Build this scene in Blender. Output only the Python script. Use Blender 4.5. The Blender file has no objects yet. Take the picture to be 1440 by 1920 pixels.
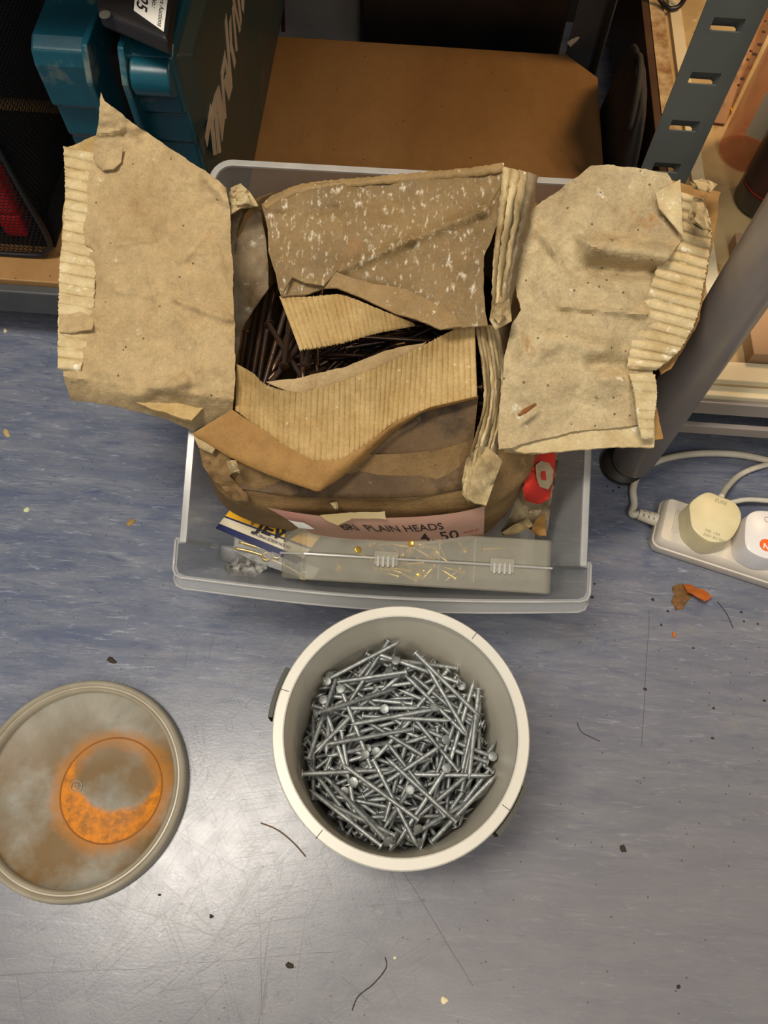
import bpy, bmesh, math, random
import numpy as np
from mathutils import Vector, Matrix, noise, geometry
random.seed(7); np.random.seed(7)
sc = bpy.context.scene
col = sc.collection
PI = math.pi

# ------------------------------------------------------------------ camera
F = 1450.0; H = 0.85                       # focal length in pixels of the 1440x1920 photo, camera height
def _n(a): return a / np.linalg.norm(a)
def _v(x, y): return np.array([x - 720.0, y - 960.0, F])
_down = _n(_v(690, 1620))
_X = _n(np.cross(np.cross(_v(490, 45), _v(1110, 85)), _down))
_Y = np.cross(_X, _down)
if _Y[1] > 0: _Y = -_Y
RC = np.array([_X, _Y, -_down])            # camera (x right, y down, z forward) -> world
def G(x, y, h):                            # world point seen at a photo pixel, at height h above the floor
    d = RC @ _v(x, y)
    p = d * ((h - H) / d[2])
    return Vector((p[0], p[1], h))
cam = bpy.data.cameras.new('camera'); co = bpy.data.objects.new('camera', cam); col.objects.link(co)
cam.sensor_fit = 'VERTICAL'; cam.sensor_height = 24.0; cam.lens = F / 1920 * 24.0
cam.clip_start = 0.01; cam.clip_end = 50
cx, cy, cz = RC @ np.array([1, 0, 0.]), -(RC @ np.array([0, 1., 0])), -(RC @ np.array([0, 0, 1.]))
co.matrix_world = Matrix(((cx[0], cy[0], cz[0], 0), (cx[1], cy[1], cz[1], 0), (cx[2], cy[2], cz[2], H), (0, 0, 0, 1)))
sc.camera = co
# ------------------------------------------------------------------ world, lights, exposure
w = bpy.data.worlds.new('world'); sc.world = w; w.use_nodes = True
w.node_tree.nodes['Background'].inputs[0].default_value = (0.90, 0.95, 1.0, 1)
w.node_tree.nodes['Background'].inputs[1].default_value = 0.19
def area(name, loc, target, sx, sy, power, color):
    l = bpy.data.lights.new(name, 'AREA'); l.shape = 'RECTANGLE'; l.size = sx; l.size_y = sy
    l.energy = power; l.color = color
    o = bpy.data.objects.new(name, l); col.objects.link(o); o.location = loc
    o.rotation_euler = (Vector(target) - Vector(loc)).to_track_quat('-Z', 'Y').to_euler()
    return o
area('ceiling_light', (-0.62, 0.05, 2.5), (-0.1, 0.3, 0), 0.35, 0.9, 34, (1.0, 0.92, 0.80))
area('ceiling_light', (0.5, -1.2, 2.5), (0.1, 0.4, 0), 0.4, 1.2, 14, (1.0, 0.90, 0.76))
area('shelf_lamp', (0.62, 1.0, 0.75), (0.42, 0.85, 0.15), 0.15, 0.15, 2.2, (1.0, 0.66, 0.34))
sc.view_settings.view_transform = 'Standard'; sc.view_settings.look = 'None'
sc.view_settings.gamma = 1; sc.view_settings.use_curve_mapping = False
sc.view_settings.exposure = 0.5

# ------------------------------------------------------------------ helpers
def S(r, g, b):
    f = lambda c: (c / 255 / 12.92) if c <= 10 else ((c / 255 + .055) / 1.055) ** 2.4
    return (f(r), f(g), f(b), 1)
def V(*a): return Vector(a)
class NT:
    def __init__(s, m): s.t = m.node_tree; s.n = s.t.nodes; s.l = s.t.links
    def add(s, ty, **kw):
        n = s.n.new(ty)
        for k, v in kw.items():
            if k.startswith('i_'): n.inputs[int(k[2:])].default_value = v
            else: setattr(n, k, v)
        return n
    def link(s, a, b): s.l.new(a, b)
    def math(s, op, a, b=None, clamp=False):
        n = s.add('ShaderNodeMath', operation=op, use_clamp=clamp)
        for i, q in enumerate((a, b)):
            if q is None: continue
            if isinstance(q, (int, float)): n.inputs[i].default_value = q
            else: s.link(q, n.inputs[i])
        return n.outputs[0]
    def mix(s, fac, a, b, bt='MIX'):
        n = s.add('ShaderNodeMix', data_type='RGBA', blend_type=bt)
        for i, q in ((0, fac), (6, a), (7, b)):
            if isinstance(q, (int, float, tuple)): n.inputs[i].default_value = q
            else: s.link(q, n.inputs[i])
        return n.outputs[2]
    def coords(s, stretch=(1, 1, 1), off=(0, 0, 0), rot=0):
        tc = s.add('ShaderNodeTexCoord'); mp = s.add('ShaderNodeMapping')
        s.link(tc.outputs['Object'], mp.inputs[0])
        mp.inputs[1].default_value = off; mp.inputs[2].default_value = (0, 0, rot); mp.inputs[3].default_value = stretch
        return mp.outputs[0]
    def rcoords(s, size, off, rot):
        tc = s.add('ShaderNodeTexCoord'); mp = s.add('ShaderNodeMapping', vector_type='TEXTURE'); s.link(tc.outputs['Object'], mp.inputs[0])
        mp.inputs[1].default_value = off; mp.inputs[2].default_value = (0, 0, rot); mp.inputs[3].default_value = size; return mp.outputs[0]
    def noise(s, vec, scale, detail=4, rough=.6, dist=0):
        n = s.add('ShaderNodeTexNoise'); s.link(vec, n.inputs['Vector'])
        n.inputs['Scale'].default_value = scale; n.inputs['Detail'].default_value = detail
        n.inputs['Roughness'].default_value = rough; n.inputs['Distortion'].default_value = dist
        return n.outputs[0]
    def ramp(s, v, lo, hi):
        n = s.add('ShaderNodeMapRange', clamp=True); s.link(v, n.inputs[0])
        n.inputs[1].default_value = lo; n.inputs[2].default_value = hi
        return n.outputs[0]
def mat(name, c, c2=None, scale=20, rough=.6, bump=0, bscale=150, stains=(), metal=0, alpha=1, stretch=(1, 1, 1),
        trans=0, ior=1.45, spec=.5, rnd=0, bdist=.001, bstretch=None, grain=0, speck=None):
    m = bpy.data.materials.new(name); m.use_nodes = True; t = NT(m)
    b = t.n['Principled BSDF']; c = tuple(c)
    out = c
    k = 0
    if c2:
        out = t.mix(t.ramp(t.noise(t.coords(stretch), scale), .32, .68), c, tuple(c2))
    for st in stains:
        sc_, scale_, lo, hi = st[:4]; sx = st[4] if len(st) > 4 else (1, 1, 1)
        k += 1
        msk = t.ramp(t.noise(t.coords(sx, (k * 3.7, k * 1.3, 0)), scale_, 5, .65), lo, hi)
        out = t.mix(msk, out, tuple(sc_))
    if grain:
        g1 = t.math('ADD', t.math('MULTIPLY', t.math('SUBTRACT', t.noise(t.coords(), 420, 4, .8), .5), 2 * grain), t.math('ADD', 1, t.math('MULTIPLY', t.math('SUBTRACT', t.noise(t.coords((1, 1, 1), (9, 2, 0)), 70, 5, .7), .5), 1.6 * grain)))
        n = t.add('ShaderNodeVectorMath', operation='SCALE')
        if isinstance(out, tuple): n.inputs[0].default_value = out[:3]
        else: t.link(out, n.inputs[0])
        t.link(g1, n.inputs['Scale']); out = n.outputs[0]
    if speck:
        vo = t.add('ShaderNodeTexVoronoi'); t.link(t.coords(), vo.inputs['Vector']); vo.inputs['Scale'].default_value = speck[1]
        out = t.mix(t.math('MULTIPLY', t.math('LESS_THAN', vo.outputs['Distance'], speck[2]), .8), out, tuple(speck[0]))
    if rnd:
        oi = t.add('ShaderNodeObjectInfo'); br = t.math('ADD', t.math('MULTIPLY', oi.outputs['Random'], rnd), 1 - rnd / 2)
        n = t.add('ShaderNodeVectorMath', operation='SCALE')
        if isinstance(out, tuple): n.inputs[0].default_value = out[:3]
        else: t.link(out, n.inputs[0])
        t.link(br, n.inputs['Scale']); out = n.outputs[0]
    if isinstance(out, tuple): b.inputs['Base Color'].default_value = out
    else: t.link(out, b.inputs['Base Color'])
    b.inputs['Roughness'].default_value = rough; b.inputs['Metallic'].default_value = metal
    b.inputs['Alpha'].default_value = alpha; b.inputs['IOR'].default_value = ior
    b.inputs['Transmission Weight'].default_value = trans
    b.inputs['Specular IOR Level'].default_value = spec
    if bump:
        bn = t.add('ShaderNodeBump'); bn.inputs['Strength'].default_value = bump; bn.inputs['Distance'].default_value = bdist
        t.link(t.noise(t.coords(bstretch or stretch), bscale, 6, .65), bn.inputs['Height']); t.link(bn.outputs[0], b.inputs['Normal'])
    return m
class MB:
    def __init__(s): s.v = []; s.f = []
    def add(s, vs, fs):
        k = len(s.v); s.v += [Vector(p) for p in vs]; s.f += [tuple(i + k for i in f) for f in fs]
    def grid(s, rows, close_u=False, close_v=False, flip=False):
        n = len(rows); m = len(rows[0]); fs = []
        for i in range(n if close_v else n - 1):
            for j in range(m if close_u else m - 1):
                a, b_, c, d = i * m + j, i * m + (j + 1) % m, ((i + 1) % n) * m + (j + 1) % m, ((i + 1) % n) * m + j
                fs.append((a, d, c, b_) if flip else (a, b_, c, d))
        s.add([p for r in rows for p in r], fs)
    def prism(s, pts, top, cap=True):          # pts bottom ring, top ring (same count)
        n = len(pts); fs = [(i, (i + 1) % n, n + (i + 1) % n, n + i) for i in range(n)]
        if cap: fs += [tuple(range(n - 1, -1, -1)), tuple(range(n, 2 * n))]
        s.add(list(pts) + list(top), fs)
    def box(s, lo, hi, fr=None):
        x0, y0, z0 = lo; x1, y1, z1 = hi
        q = [(x0, y0), (x1, y0), (x1, y1), (x0, y1)]
        B = [V(x, y, z0) for x, y in q]; T = [V(x, y, z1) for x, y in q]
        if fr: B = [fr(p) for p in B]; T = [fr(p) for p in T]
        s.prism(B, T)
    def tube(s, pts, r, seg=10, cap=True, smooth=0):
        pts = [Vector(p) for p in pts]
        if smooth: pts = catmull(pts, smooth)
        rs = r if isinstance(r, (list, tuple)) else [r] * len(pts)
        rings = []; up = V(0, 0, 1)
        t0 = (pts[1] - pts[0]).normalized()
        if abs(t0.dot(up)) > .9: up = V(1, 0, 0)
        nrm = (up - t0 * up.dot(t0)).normalized()
        for i, p in enumerate(pts):
            t = (pts[min(i + 1, len(pts) - 1)] - pts[max(i - 1, 0)]).normalized()
            nrm = (nrm - t * nrm.dot(t)).normalized(); b_ = t.cross(nrm)
            rings.append([p + (nrm * math.cos(2 * PI * k / seg) + b_ * math.sin(2 * PI * k / seg)) * rs[i] for k in range(seg)])
        base = len(s.v); s.grid(rings, close_u=True)
        if cap:
            s.f.append(tuple(base + k for k in range(seg - 1, -1, -1))); e = base + (len(rings) - 1) * seg
            s.f.append(tuple(e + k for k in range(seg)))
    def lathe(s, prof, c, seg=64, ax=None):
        rows = []
        for r, z in prof:
            rows.append([V(c[0] + r * math.cos(2 * PI * k / seg), c[1] + r * math.sin(2 * PI * k / seg), c[2] + z) for k in range(seg)])
        s.grid(rows, close_u=True)
    def build(s, name, m, parent=None, smooth=False, bevel=0, auto=None, seg=2, origin=None):
        me = bpy.data.meshes.new(name)
        o0 = parent_origin(parent) if parent else (origin or V(0, 0, 0))
        me.from_pydata([p - o0 for p in s.v], [], s.f); me.update()
        bm = bmesh.new(); bm.from_mesh(me); bmesh.ops.recalc_face_normals(bm, faces=bm.faces); bm.to_mesh(me); bm.free()
        me.materials.append(m)
        if smooth: me.polygons.foreach_set('use_smooth', [True] * len(me.polygons))
        if auto is not None: me.set_sharp_from_angle(angle=math.radians(auto))
        o = bpy.data.objects.new(name, me); col.objects.link(o)
        if parent: o.parent = parent
        else: o.location = o0
        if bevel:
            b_ = o.modifiers.new('bevel', 'BEVEL'); b_.width = bevel; b_.segments = seg; b_.limit_method = 'ANGLE'; b_.angle_limit = .6
        return o
def parent_origin(o):
    p = Vector(o.location)
    while o.parent: o = o.parent; p += o.location
    return p
def catmull(pts, n, closed=False):
    P = [Vector(p) for p in pts]; out = []; N = len(P)
    for i in range(N if closed else N - 1):
        if closed: a, b, c, d = P[i - 1], P[i], P[(i + 1) % N], P[(i + 2) % N]
        else: a, b, c, d = P[max(i - 1, 0)], P[i], P[i + 1], P[min(i + 2, N - 1)]
        for k in range(n):
            t = k / n
            out.append(.5 * ((2 * b) + (c - a) * t + (2 * a - 5 * b + 4 * c - d) * t * t + (3 * b - a - 3 * c + d) * t ** 3))
    if not closed: out.append(P[-1])
    return out
def tag(o, label=None, cat=None, group=None, kind=None):
    if label: o['label'] = label
    if cat: o['category'] = cat
    if group: o['group'] = group
    if kind: o['kind'] = kind
    return o
def root(name, loc, label, cat, group=None):
    o = bpy.data.objects.new(name, None); col.objects.link(o); o.location = loc; o.empty_display_size = .02
    return tag(o, label, cat, group)
def GP(L): return [G(*p) for p in L]
def smooth_poly(L, n): return [tuple(p) for p in catmull([Vector(p) for p in L], n, True)]
def nz(x, y, s, seed=0): return noise.noise(V(x * s + seed * 7.3, y * s - seed * 3.1, seed * 1.7))
# a sheet of paper or board with a torn outline; outline and relief given over the plan, height by control points
def sheet(name, outline, ctrl, m, parent, thick=.0015, step=9, torn=0, creases=(), wrinkle=.0, wscale=.02, folds=(), dens=8, lift=0, seed=1, relief=None):
    pts = []
    n = len(outline)
    for i in range(n):
        a = Vector(outline[i]); b = Vector(outline[(i + 1) % n]); L = (b - a).length; k = max(1, int(L / dens))
        for j in range(k): pts.append(a.lerp(b, j / k))
    if torn:
        c = sum(pts, Vector((0, 0))) / len(pts); q = []
        for i, p in enumerate(pts):
            pr = pts[i - 1]; nx = pts[(i + 1) % len(pts)]; t = (nx - pr).normalized(); nn = Vector((t.y, -t.x))
            q.append(p + nn * (torn * (nz(p.x, p.y, .035, seed) * 1.3 + .6 * nz(p.x, p.y, .15, seed + 2))))
        pts = q
    xs = [p.x for p in pts]; ys = [p.y for p in pts]
    inner = []
    def inside(x, y):
        c = False; j = len(pts) - 1
        for i in range(len(pts)):
            a, b = pts[i], pts[j]
            if (a.y > y) != (b.y > y) and x < (b.x - a.x) * (y - a.y) / (b.y - a.y) + a.x: c = not c
            j = i
        return c
    PA = np.array([[p.x, p.y] for p in pts])
    y = min(ys) + step / 2; r = 0
    while y < max(ys):
        x = min(xs) + step / 2 + (step / 2 if r % 2 else 0)
        while x < max(xs):
            if inside(x, y) and np.min(np.hypot(PA[:, 0] - x, PA[:, 1] - y)) > step * .55: inner.append(Vector((x, y)))
            x += step
        y += step * .87; r += 1
    allp = pts + inner
    ed = [(i, (i + 1) % len(pts)) for i in range(len(pts))]
    vs, _, fs, _, _, _ = geometry.delaunay_2d_cdt(allp, ed, [], 1, 1e-4)
    C = np.array(ctrl, float)
    A = np.c_[C[:, :2], np.ones(len(C))]
    pl, *_ = np.linalg.lstsq(A, C[:, 2], rcond=None); res = C[:, 2] - A @ pl
    def hf(x, y):
        d = (C[:, 0] - x) ** 2 + (C[:, 1] - y) ** 2 + 60; wt = 1 / d ** 1.3
        h = pl[0] * x + pl[1] * y + pl[2] + float((wt * res).sum() / wt.sum())
        for (x0, y0, x1, y1, amp, wd) in creases:
            dx, dy = x1 - x0, y1 - y0; L2 = dx * dx + dy * dy; t = ((x - x0) * dx + (y - y0) * dy) / L2; tc = min(1, max(0, t))
            dd = math.hypot(x - x0 - tc * dx, y - y0 - tc * dy); h += amp * math.exp(-(dd / wd) ** 2)
        for (x0, y0, x1, y1, k) in folds:        # past the line (on its right-hand side) the sheet bends down
            dx, dy = x1 - x0, y1 - y0; L = math.hypot(dx, dy); sd = ((x - x0) * dy - (y - y0) * dx) / L
            if sd > 0: h -= k * sd
        if wrinkle: h += wrinkle * (nz(x, y, wscale, seed) + .5 * nz(x, y, wscale * 2.7, seed + 3) + .25 * nz(x, y, wscale * 7, seed + 5))
        if relief: h += relief(x, y)
        return h + lift
    top = [G(p.x, p.y, hf(p.x, p.y)) for p in vs]
    bot = [p - V(0, 0, thick) for p in top]
    N = len(vs); F_ = [tuple(f) for f in fs]; cnt = {}
    for f in F_:
        for i in range(len(f)):
            e = (f[i], f[(i + 1) % len(f)]); cnt[e] = 1
    mb = MB(); faces = list(F_) + [tuple(N + i for i in reversed(f)) for f in F_]
    for (a, b) in cnt:
        if (b, a) not in cnt: faces.append((b, a, N + a, N + b))
    mb.add(top + bot, faces)
    return mb.build(name, m, parent, smooth=True, auto=50)
# ruled strip between two (px,py,h) polylines, optional flutes across it
def interp(L, t):
    P = [Vector(p) for p in L]; d = [0]
    for i in range(1, len(P)): d.append(d[-1] + (P[i] - P[i - 1]).length)
    q = t * d[-1]
    for i in range(1, len(P)):
        if q <= d[-1] and q <= d[i] + 1e-9:
            return P[i - 1].lerp(P[i], (q - d[i - 1]) / max(1e-9, d[i] - d[i - 1]))
    return P[-1]
def ruled(name, A, B, m, parent, flutes=0, amp=.0012, nu=None, nv=8, thick=.0012, bow=0, rag=0, seed=3, sm=True, mode='round', cup=None):
    A = [Vector(p) for p in A]; B = [Vector(p) for p in B]
    if sm: A = catmull(A, 8); B = catmull(B, 8)
    nu = nu or (flutes * 11 if flutes else 40); rows = []
    for j in range(nv + 1):
        v = j / nv; row = []
        for i in range(nu + 1):
            u = i / nu; a = interp(A, u); b = interp(B, u)
            vv = v
            if rag: vv = v + (rag * nz(i * 1.7, 0, .31, seed) * (1 - v) - rag * nz(i * 1.3, 5, .31, seed) * v)
            p = a.lerp(b, vv)
            h = p.z + bow * math.sin(PI * v)
            if flutes:
                ph = u * flutes + .12 * nz(i * .3, j * .5, .6, seed)
                q = abs(math.sin(PI * ph))
                h += amp * (q ** .22 if mode == 'round' else math.sin(2 * PI * ph) * .5)
            if cup: h += cup(u, v)
            row.append(G(p.x, p.y, h))
        rows.append(row)
    mb = MB(); n = nu + 1
    top = rows; bot = [[p - V(0, 0, thick) for p in r] for r in rows]
    mb.grid(top); k = len(mb.v); mb.grid(bot, flip=True)
    R_ = nv + 1
    for j in range(nv): 
        a, b = j * n, (j + 1) * n; mb.f += [(a, b, k + b, k + a)]; a += nu; b += nu; mb.f += [(b, a, k + a, k + b)]
    for i in range(nu):
        mb.f += [(i + 1, i, k + i, k + i + 1)]; a = nv * n + i; mb.f += [(a, a + 1, k + a + 1, k + a)]
    return mb.build(name, m, parent, smooth=True, auto=60)
def text(name, body, size, fn, m, parent, bold=0, extrude=0.00015, align='LEFT'):
    cu = bpy.data.curves.new(name, 'FONT'); cu.body = body; cu.size = size; cu.offset = bold; cu.align_x = align
    cu.fill_mode = 'BOTH'
    to = bpy.data.objects.new(name, cu); col.objects.link(to)
    dg = bpy.context.evaluated_depsgraph_get(); me = bpy.data.meshes.new_from_object(to.evaluated_get(dg))
    bpy.data.objects.remove(to); me.name = name
    bm = bmesh.new(); bm.from_mesh(me)
    bmesh.ops.triangulate(bm, faces=bm.faces); bmesh.ops.subdivide_edges(bm, edges=[e for e in bm.edges if e.calc_length() > size * .25], cuts=2)
    o0 = parent_origin(parent)
    for v in bm.verts: v.co = Vector(fn(v.co.x, v.co.y)) - o0
    bm.to_mesh(me); bm.free(); me.materials.clear(); me.materials.append(m)
    o = bpy.data.objects.new(name, me); col.objects.link(o); o.parent = parent
    return o
def rrect(x0, y0, x1, y1, r, n=5):
    out = []
    for cx_, cy_, a in ((x1 - r, y1 - r, 0), (x0 + r, y1 - r, 90), (x0 + r, y0 + r, 180), (x1 - r, y0 + r, 270)):
        for k in range(n + 1):
            t = math.radians(a + 90 * k / n); out.append((cx_ + r * math.cos(t), cy_ + r * math.sin(t)))
    return out

# ------------------------------------------------------------------ materials
DK = S(84, 62, 40)
kraft = mat('aged_kraft_liner', S(184, 160, 118), S(164, 138, 97), 14, .8, .5, 300, ((S(150, 112, 66), 16, .63, .78), (S(116, 88, 56), 60, .70, .76), (S(208, 192, 160), 50, .66, .74)), bdist=.0016, grain=.42, speck=(DK, 62, .07), spec=.3)
kraft_damp = mat('damp_kraft_liner', S(190, 170, 130), S(160, 138, 100), 12, .6, .6, 280, ((S(160, 108, 50), 17, .60, .70), (S(92, 74, 50), 60, .66, .74), (S(218, 206, 180), 55, .64, .72)), bdist=.0016, grain=.5, speck=(DK, 70, .08), spec=.35)
flute = mat('corrugated_medium', S(208, 190, 148), S(180, 156, 110), 34, .75, .4, 260, ((S(232, 222, 196), 90, .6, .7), (S(128, 100, 62), 45, .70, .78)), bdist=.001, grain=.3, spec=.3)
fluteb = mat('corrugated_face', S(190, 162, 110), S(164, 132, 80), 26, .75, .4, 260, ((S(226, 212, 176), 110, .64, .72), (S(120, 92, 54), 60, .72, .8)), bdist=.001, grain=.35, spec=.3)
fresh = mat('brown_kraft', S(164, 125, 72), S(144, 106, 58), 24, .75, .3, 300, ((S(190, 152, 98), 60, .66, .76), (S(108, 74, 36), 40, .68, .76)), bdist=.001, grain=.3, spec=.3)
stained = mat('stained_board_face', S(138, 113, 74), S(110, 88, 54), 14, .65, .5, 240, ((S(206, 194, 170), 190, .56, .70, (1.2, .5, 1)), (S(152, 110, 62), 16, .64, .76), (S(72, 56, 40), 26, .68, .8)), bdist=.0012, grain=.35, spec=.35)
tanband = mat('worn_tan_face', S(152, 124, 80), S(134, 108, 68), 22, .65, .4, 240, ((S(200, 186, 160), 150, .63, .7),), bdist=.0012, grain=.35, spec=.35)
oily_shade = mat('oily_shaded_board', S(112, 88, 56), S(80, 60, 40), 10, .6, .5, 220, ((S(44, 34, 26), 14, .54, .68), (S(150, 122, 84), 60, .66, .74)), bdist=.0012, grain=.35, spec=.3)  # dark blotches paint in both oil and the shadow beneath the flap
bodym = mat('carton_wall', S(140, 112, 72), S(112, 86, 54), 12, .65, .5, 200, ((S(82, 62, 40), 20, .60, .74), (S(170, 146, 104), 30, .62, .74)), bdist=.0014, stretch=(1, 1, 2), grain=.4, speck=(DK, 60, .08), spec=.3)
crumple = mat('crumpled_board_edge', S(194, 174, 130), S(142, 118, 80), 30, .75, .5, 240, ((S(96, 76, 50), 30, .64, .74), (S(222, 208, 176), 60, .64, .72)), bdist=.0014, grain=.4, spec=.3)
inner_g = mat('grey_inner_board', S(136, 120, 94), S(104, 88, 64), 22, .6, .5, 240, ((S(192, 184, 168), 70, .6, .7), (S(96, 50, 24), 20, .70, .76)), bdist=.0014, grain=.4, spec=.3)
rustn = mat('rusty_steel', S(92, 80, 76), S(104, 78, 58), 60, .25, .3, 500, ((S(190, 104, 20), 26, .60, .70), (S(34, 26, 24), 50, .6, .7)), metal=.75, rnd=.5)
galv = mat('galvanised_steel', S(168, 171, 168), S(122, 126, 126), 160, .42, .5, 700, ((S(196, 198, 194), 240, .6, .7), (S(64, 68, 70), 140, .64, .74)), metal=.55, rnd=.5, bdist=.0005)
plastic = mat('clear_milky_plastic', S(196, 196, 192), None, rough=.22, alpha=.36, bump=.05, bscale=30)
plastic_e = mat('clear_plastic_edge', S(206, 204, 198), S(186, 184, 180), 30, rough=.15, alpha=.58)
casem = mat('yellowed_clear_plastic', S(186, 180, 160), S(168, 162, 142), 24, rough=.3, alpha=.42, bump=.1, bscale=60, stains=((S(110, 100, 82), 60, .7, .76),))
bucketm = mat('grey_white_bucket_plastic', S(224, 217, 200), S(216, 208, 190), 12, rough=.35, bump=.04, bscale=40, stains=((S(150, 142, 128), 20, .7, .9),))
rimm = mat('cream_rim_plastic', S(216, 211, 198), S(208, 202, 186), 12, rough=.32, bump=.03)
blackp = mat('black_plastic', S(26, 25, 26), S(38, 35, 34), 20, .38, .15, 120, ((S(80, 74, 66), 30, .7, .8),))
greyh = mat('dark_grey_plastic', S(78, 76, 68), None, rough=.5)
teal = mat('teal_plastic', S(18, 78, 92), S(12, 62, 76), 14, .33, .12, 120, ((S(118, 118, 102), 16, .58, .74), (S(60, 100, 104), 40, .66, .74)))
teal_d = mat('dusty_dark_teal', S(36, 58, 58), S(56, 58, 50), 9, .45, .15, 140, ((S(96, 84, 68), 12, .6, .78), (S(110, 112, 104), 60, .7, .76)))
greyp = mat('grey_painted_steel', S(88, 92, 88), S(78, 82, 78), 12, .4, .08, 80, ((S(150, 150, 140), 120, .74, .77),))
beamm = mat('dark_grey_beam_steel', S(84, 84, 84), S(68, 68, 68), 14, .42, .08, 90)
legm = mat('silver_grey_tube', S(152, 141, 132), S(134, 123, 114), 10, .3, .06, 90, ((S(196, 192, 184), 130, .74, .77), (S(28, 26, 24), 100, .76, .78)))
mdf = mat('fibreboard', S(160, 122, 76), S(142, 104, 60), 7, .5, .12, 200, ((S(112, 76, 40), 12, .62, .82, (1.5, .3, 1)), (S(86, 54, 28), 60, .72, .76)), stretch=(1, .4, 1), grain=.2, speck=(S(80, 50, 26), 30, .04))
beige = mat('dusty_beige_board', S(196, 170, 122), S(168, 140, 96), 12, .5, .15, 120, ((S(128, 92, 52), 30, .6, .7), (S(226, 206, 164), 18, .66, .76)))
cream = mat('cream_laminate', S(228, 214, 180), S(212, 196, 158), 14, .45, .05, 90, ((S(130, 100, 64), 40, .72, .78),))
dirtyedge = mat('dirty_cream_edge', S(206, 184, 140), S(140, 100, 58), 50, .6, .2, 200)
brownp = mat('brown_side_panel', S(86, 62, 42), S(66, 46, 32), 12, .5)
boxc = mat('plain_cardboard', S(176, 142, 106), S(164, 128, 92), 9, .7, .08, 200)
rubber = mat('black_rubber', S(22, 21, 20), S(44, 38, 30), 30, .5)
whitep = mat('white_cord_plastic', S(216, 208, 190), S(202, 192, 172), 26, .35, .03, 90, ((S(120, 112, 98), 60, .7, .8),))
stripm = mat('white_socket_plastic', S(216, 206, 190), S(204, 194, 178), 26, .35, .03, 90, ((S(150, 138, 120), 70, .68, .8),))
plugc = mat('yellowed_plug_plastic', S(222, 210, 168), S(206, 192, 148), 26, .4, .05, 90, ((S(130, 120, 80), 50, .66, .76),))
plugw = mat('white_plug_plastic', S(226, 222, 220), None, rough=.32)
ink = mat('dark_ink', S(34, 28, 28), None, rough=.7)
inkf = mat('faded_ink', S(96, 70, 66), None, rough=.8)
emb = mat('embossed_grey', S(150, 142, 120), None, rough=.6)
lettm = mat('silver_print', S(172, 160, 144), S(150, 136, 118), 20, .5)
sticker = mat('white_sticker', S(226, 222, 212), None, rough=.5)
pinkl = mat('pink_paper_label', S(196, 152, 132), S(178, 138, 112), 16, .7, .15, 120, ((S(140, 108, 80), 22, .6, .74), (S(214, 140, 130), 7, .56, .7)))
tape = mat('yellowed_tape', S(180, 160, 110), None, rough=.2, alpha=.6)
yell = mat('yellow_print', S(232, 176, 24), S(222, 160, 20), 20, .35)
navy = mat('navy_print', S(34, 38, 78), None, rough=.35)
wpaper = mat('cream_printed_card', S(206, 194, 166), None, rough=.5)
cello = mat('cellophane', S(220, 220, 214), None, rough=.08, alpha=.22)
brass = mat('brassy_steel', S(196, 172, 120), S(170, 144, 92), 60, .3, metal=.6)
gold = mat('gold_zinc_screw', S(214, 180, 84), S(186, 146, 60), 90, .3, metal=.7)
redp = mat('red_print_paper', S(196, 44, 30), S(170, 36, 26), 30, .6, .3, 160, ((S(120, 80, 60), 60, .66, .74),))
bagp = mat('dirty_torn_paper', S(176, 160, 128), S(112, 96, 70), 26, .6, .5, 200, ((S(70, 56, 40), 18, .62, .72),))
redt = mat('red_tool_plastic', S(200, 24, 36), None, rough=.35)
greyf = mat('grey_cloth', S(64, 60, 56), S(44, 42, 40), 20, .8, .3, 120)
wirem = mat('black_mesh_wire', S(14, 14, 15), None, rough=.45)
pinkb = mat('pink_liquid_plastic', S(226, 128, 84), S(206, 96, 60), 8, .12, alpha=.55)
darkb = mat('dark_green_bottle', S(38, 40, 34), S(28, 28, 24), 12, .15)
darkl = mat('dark_red_label', S(62, 28, 24), S(40, 30, 24), 20, .5)
flake = mat('orange_bark', S(206, 112, 34), S(170, 84, 22), 90, .6, .4, 300)
crumb = mat('dark_crumb', S(52, 42, 30), None, rough=.8)
crumbw = mat('pale_crumb', S(224, 208, 166), None, rough=.7)
smear = mat('brown_rust_smear', S(128, 84, 36), S(104, 78, 44), 120, .7, .5, 400)
wallm = mat('dark_wall_paint', S(52, 46, 42), S(42, 38, 34), 4, .8)

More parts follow.
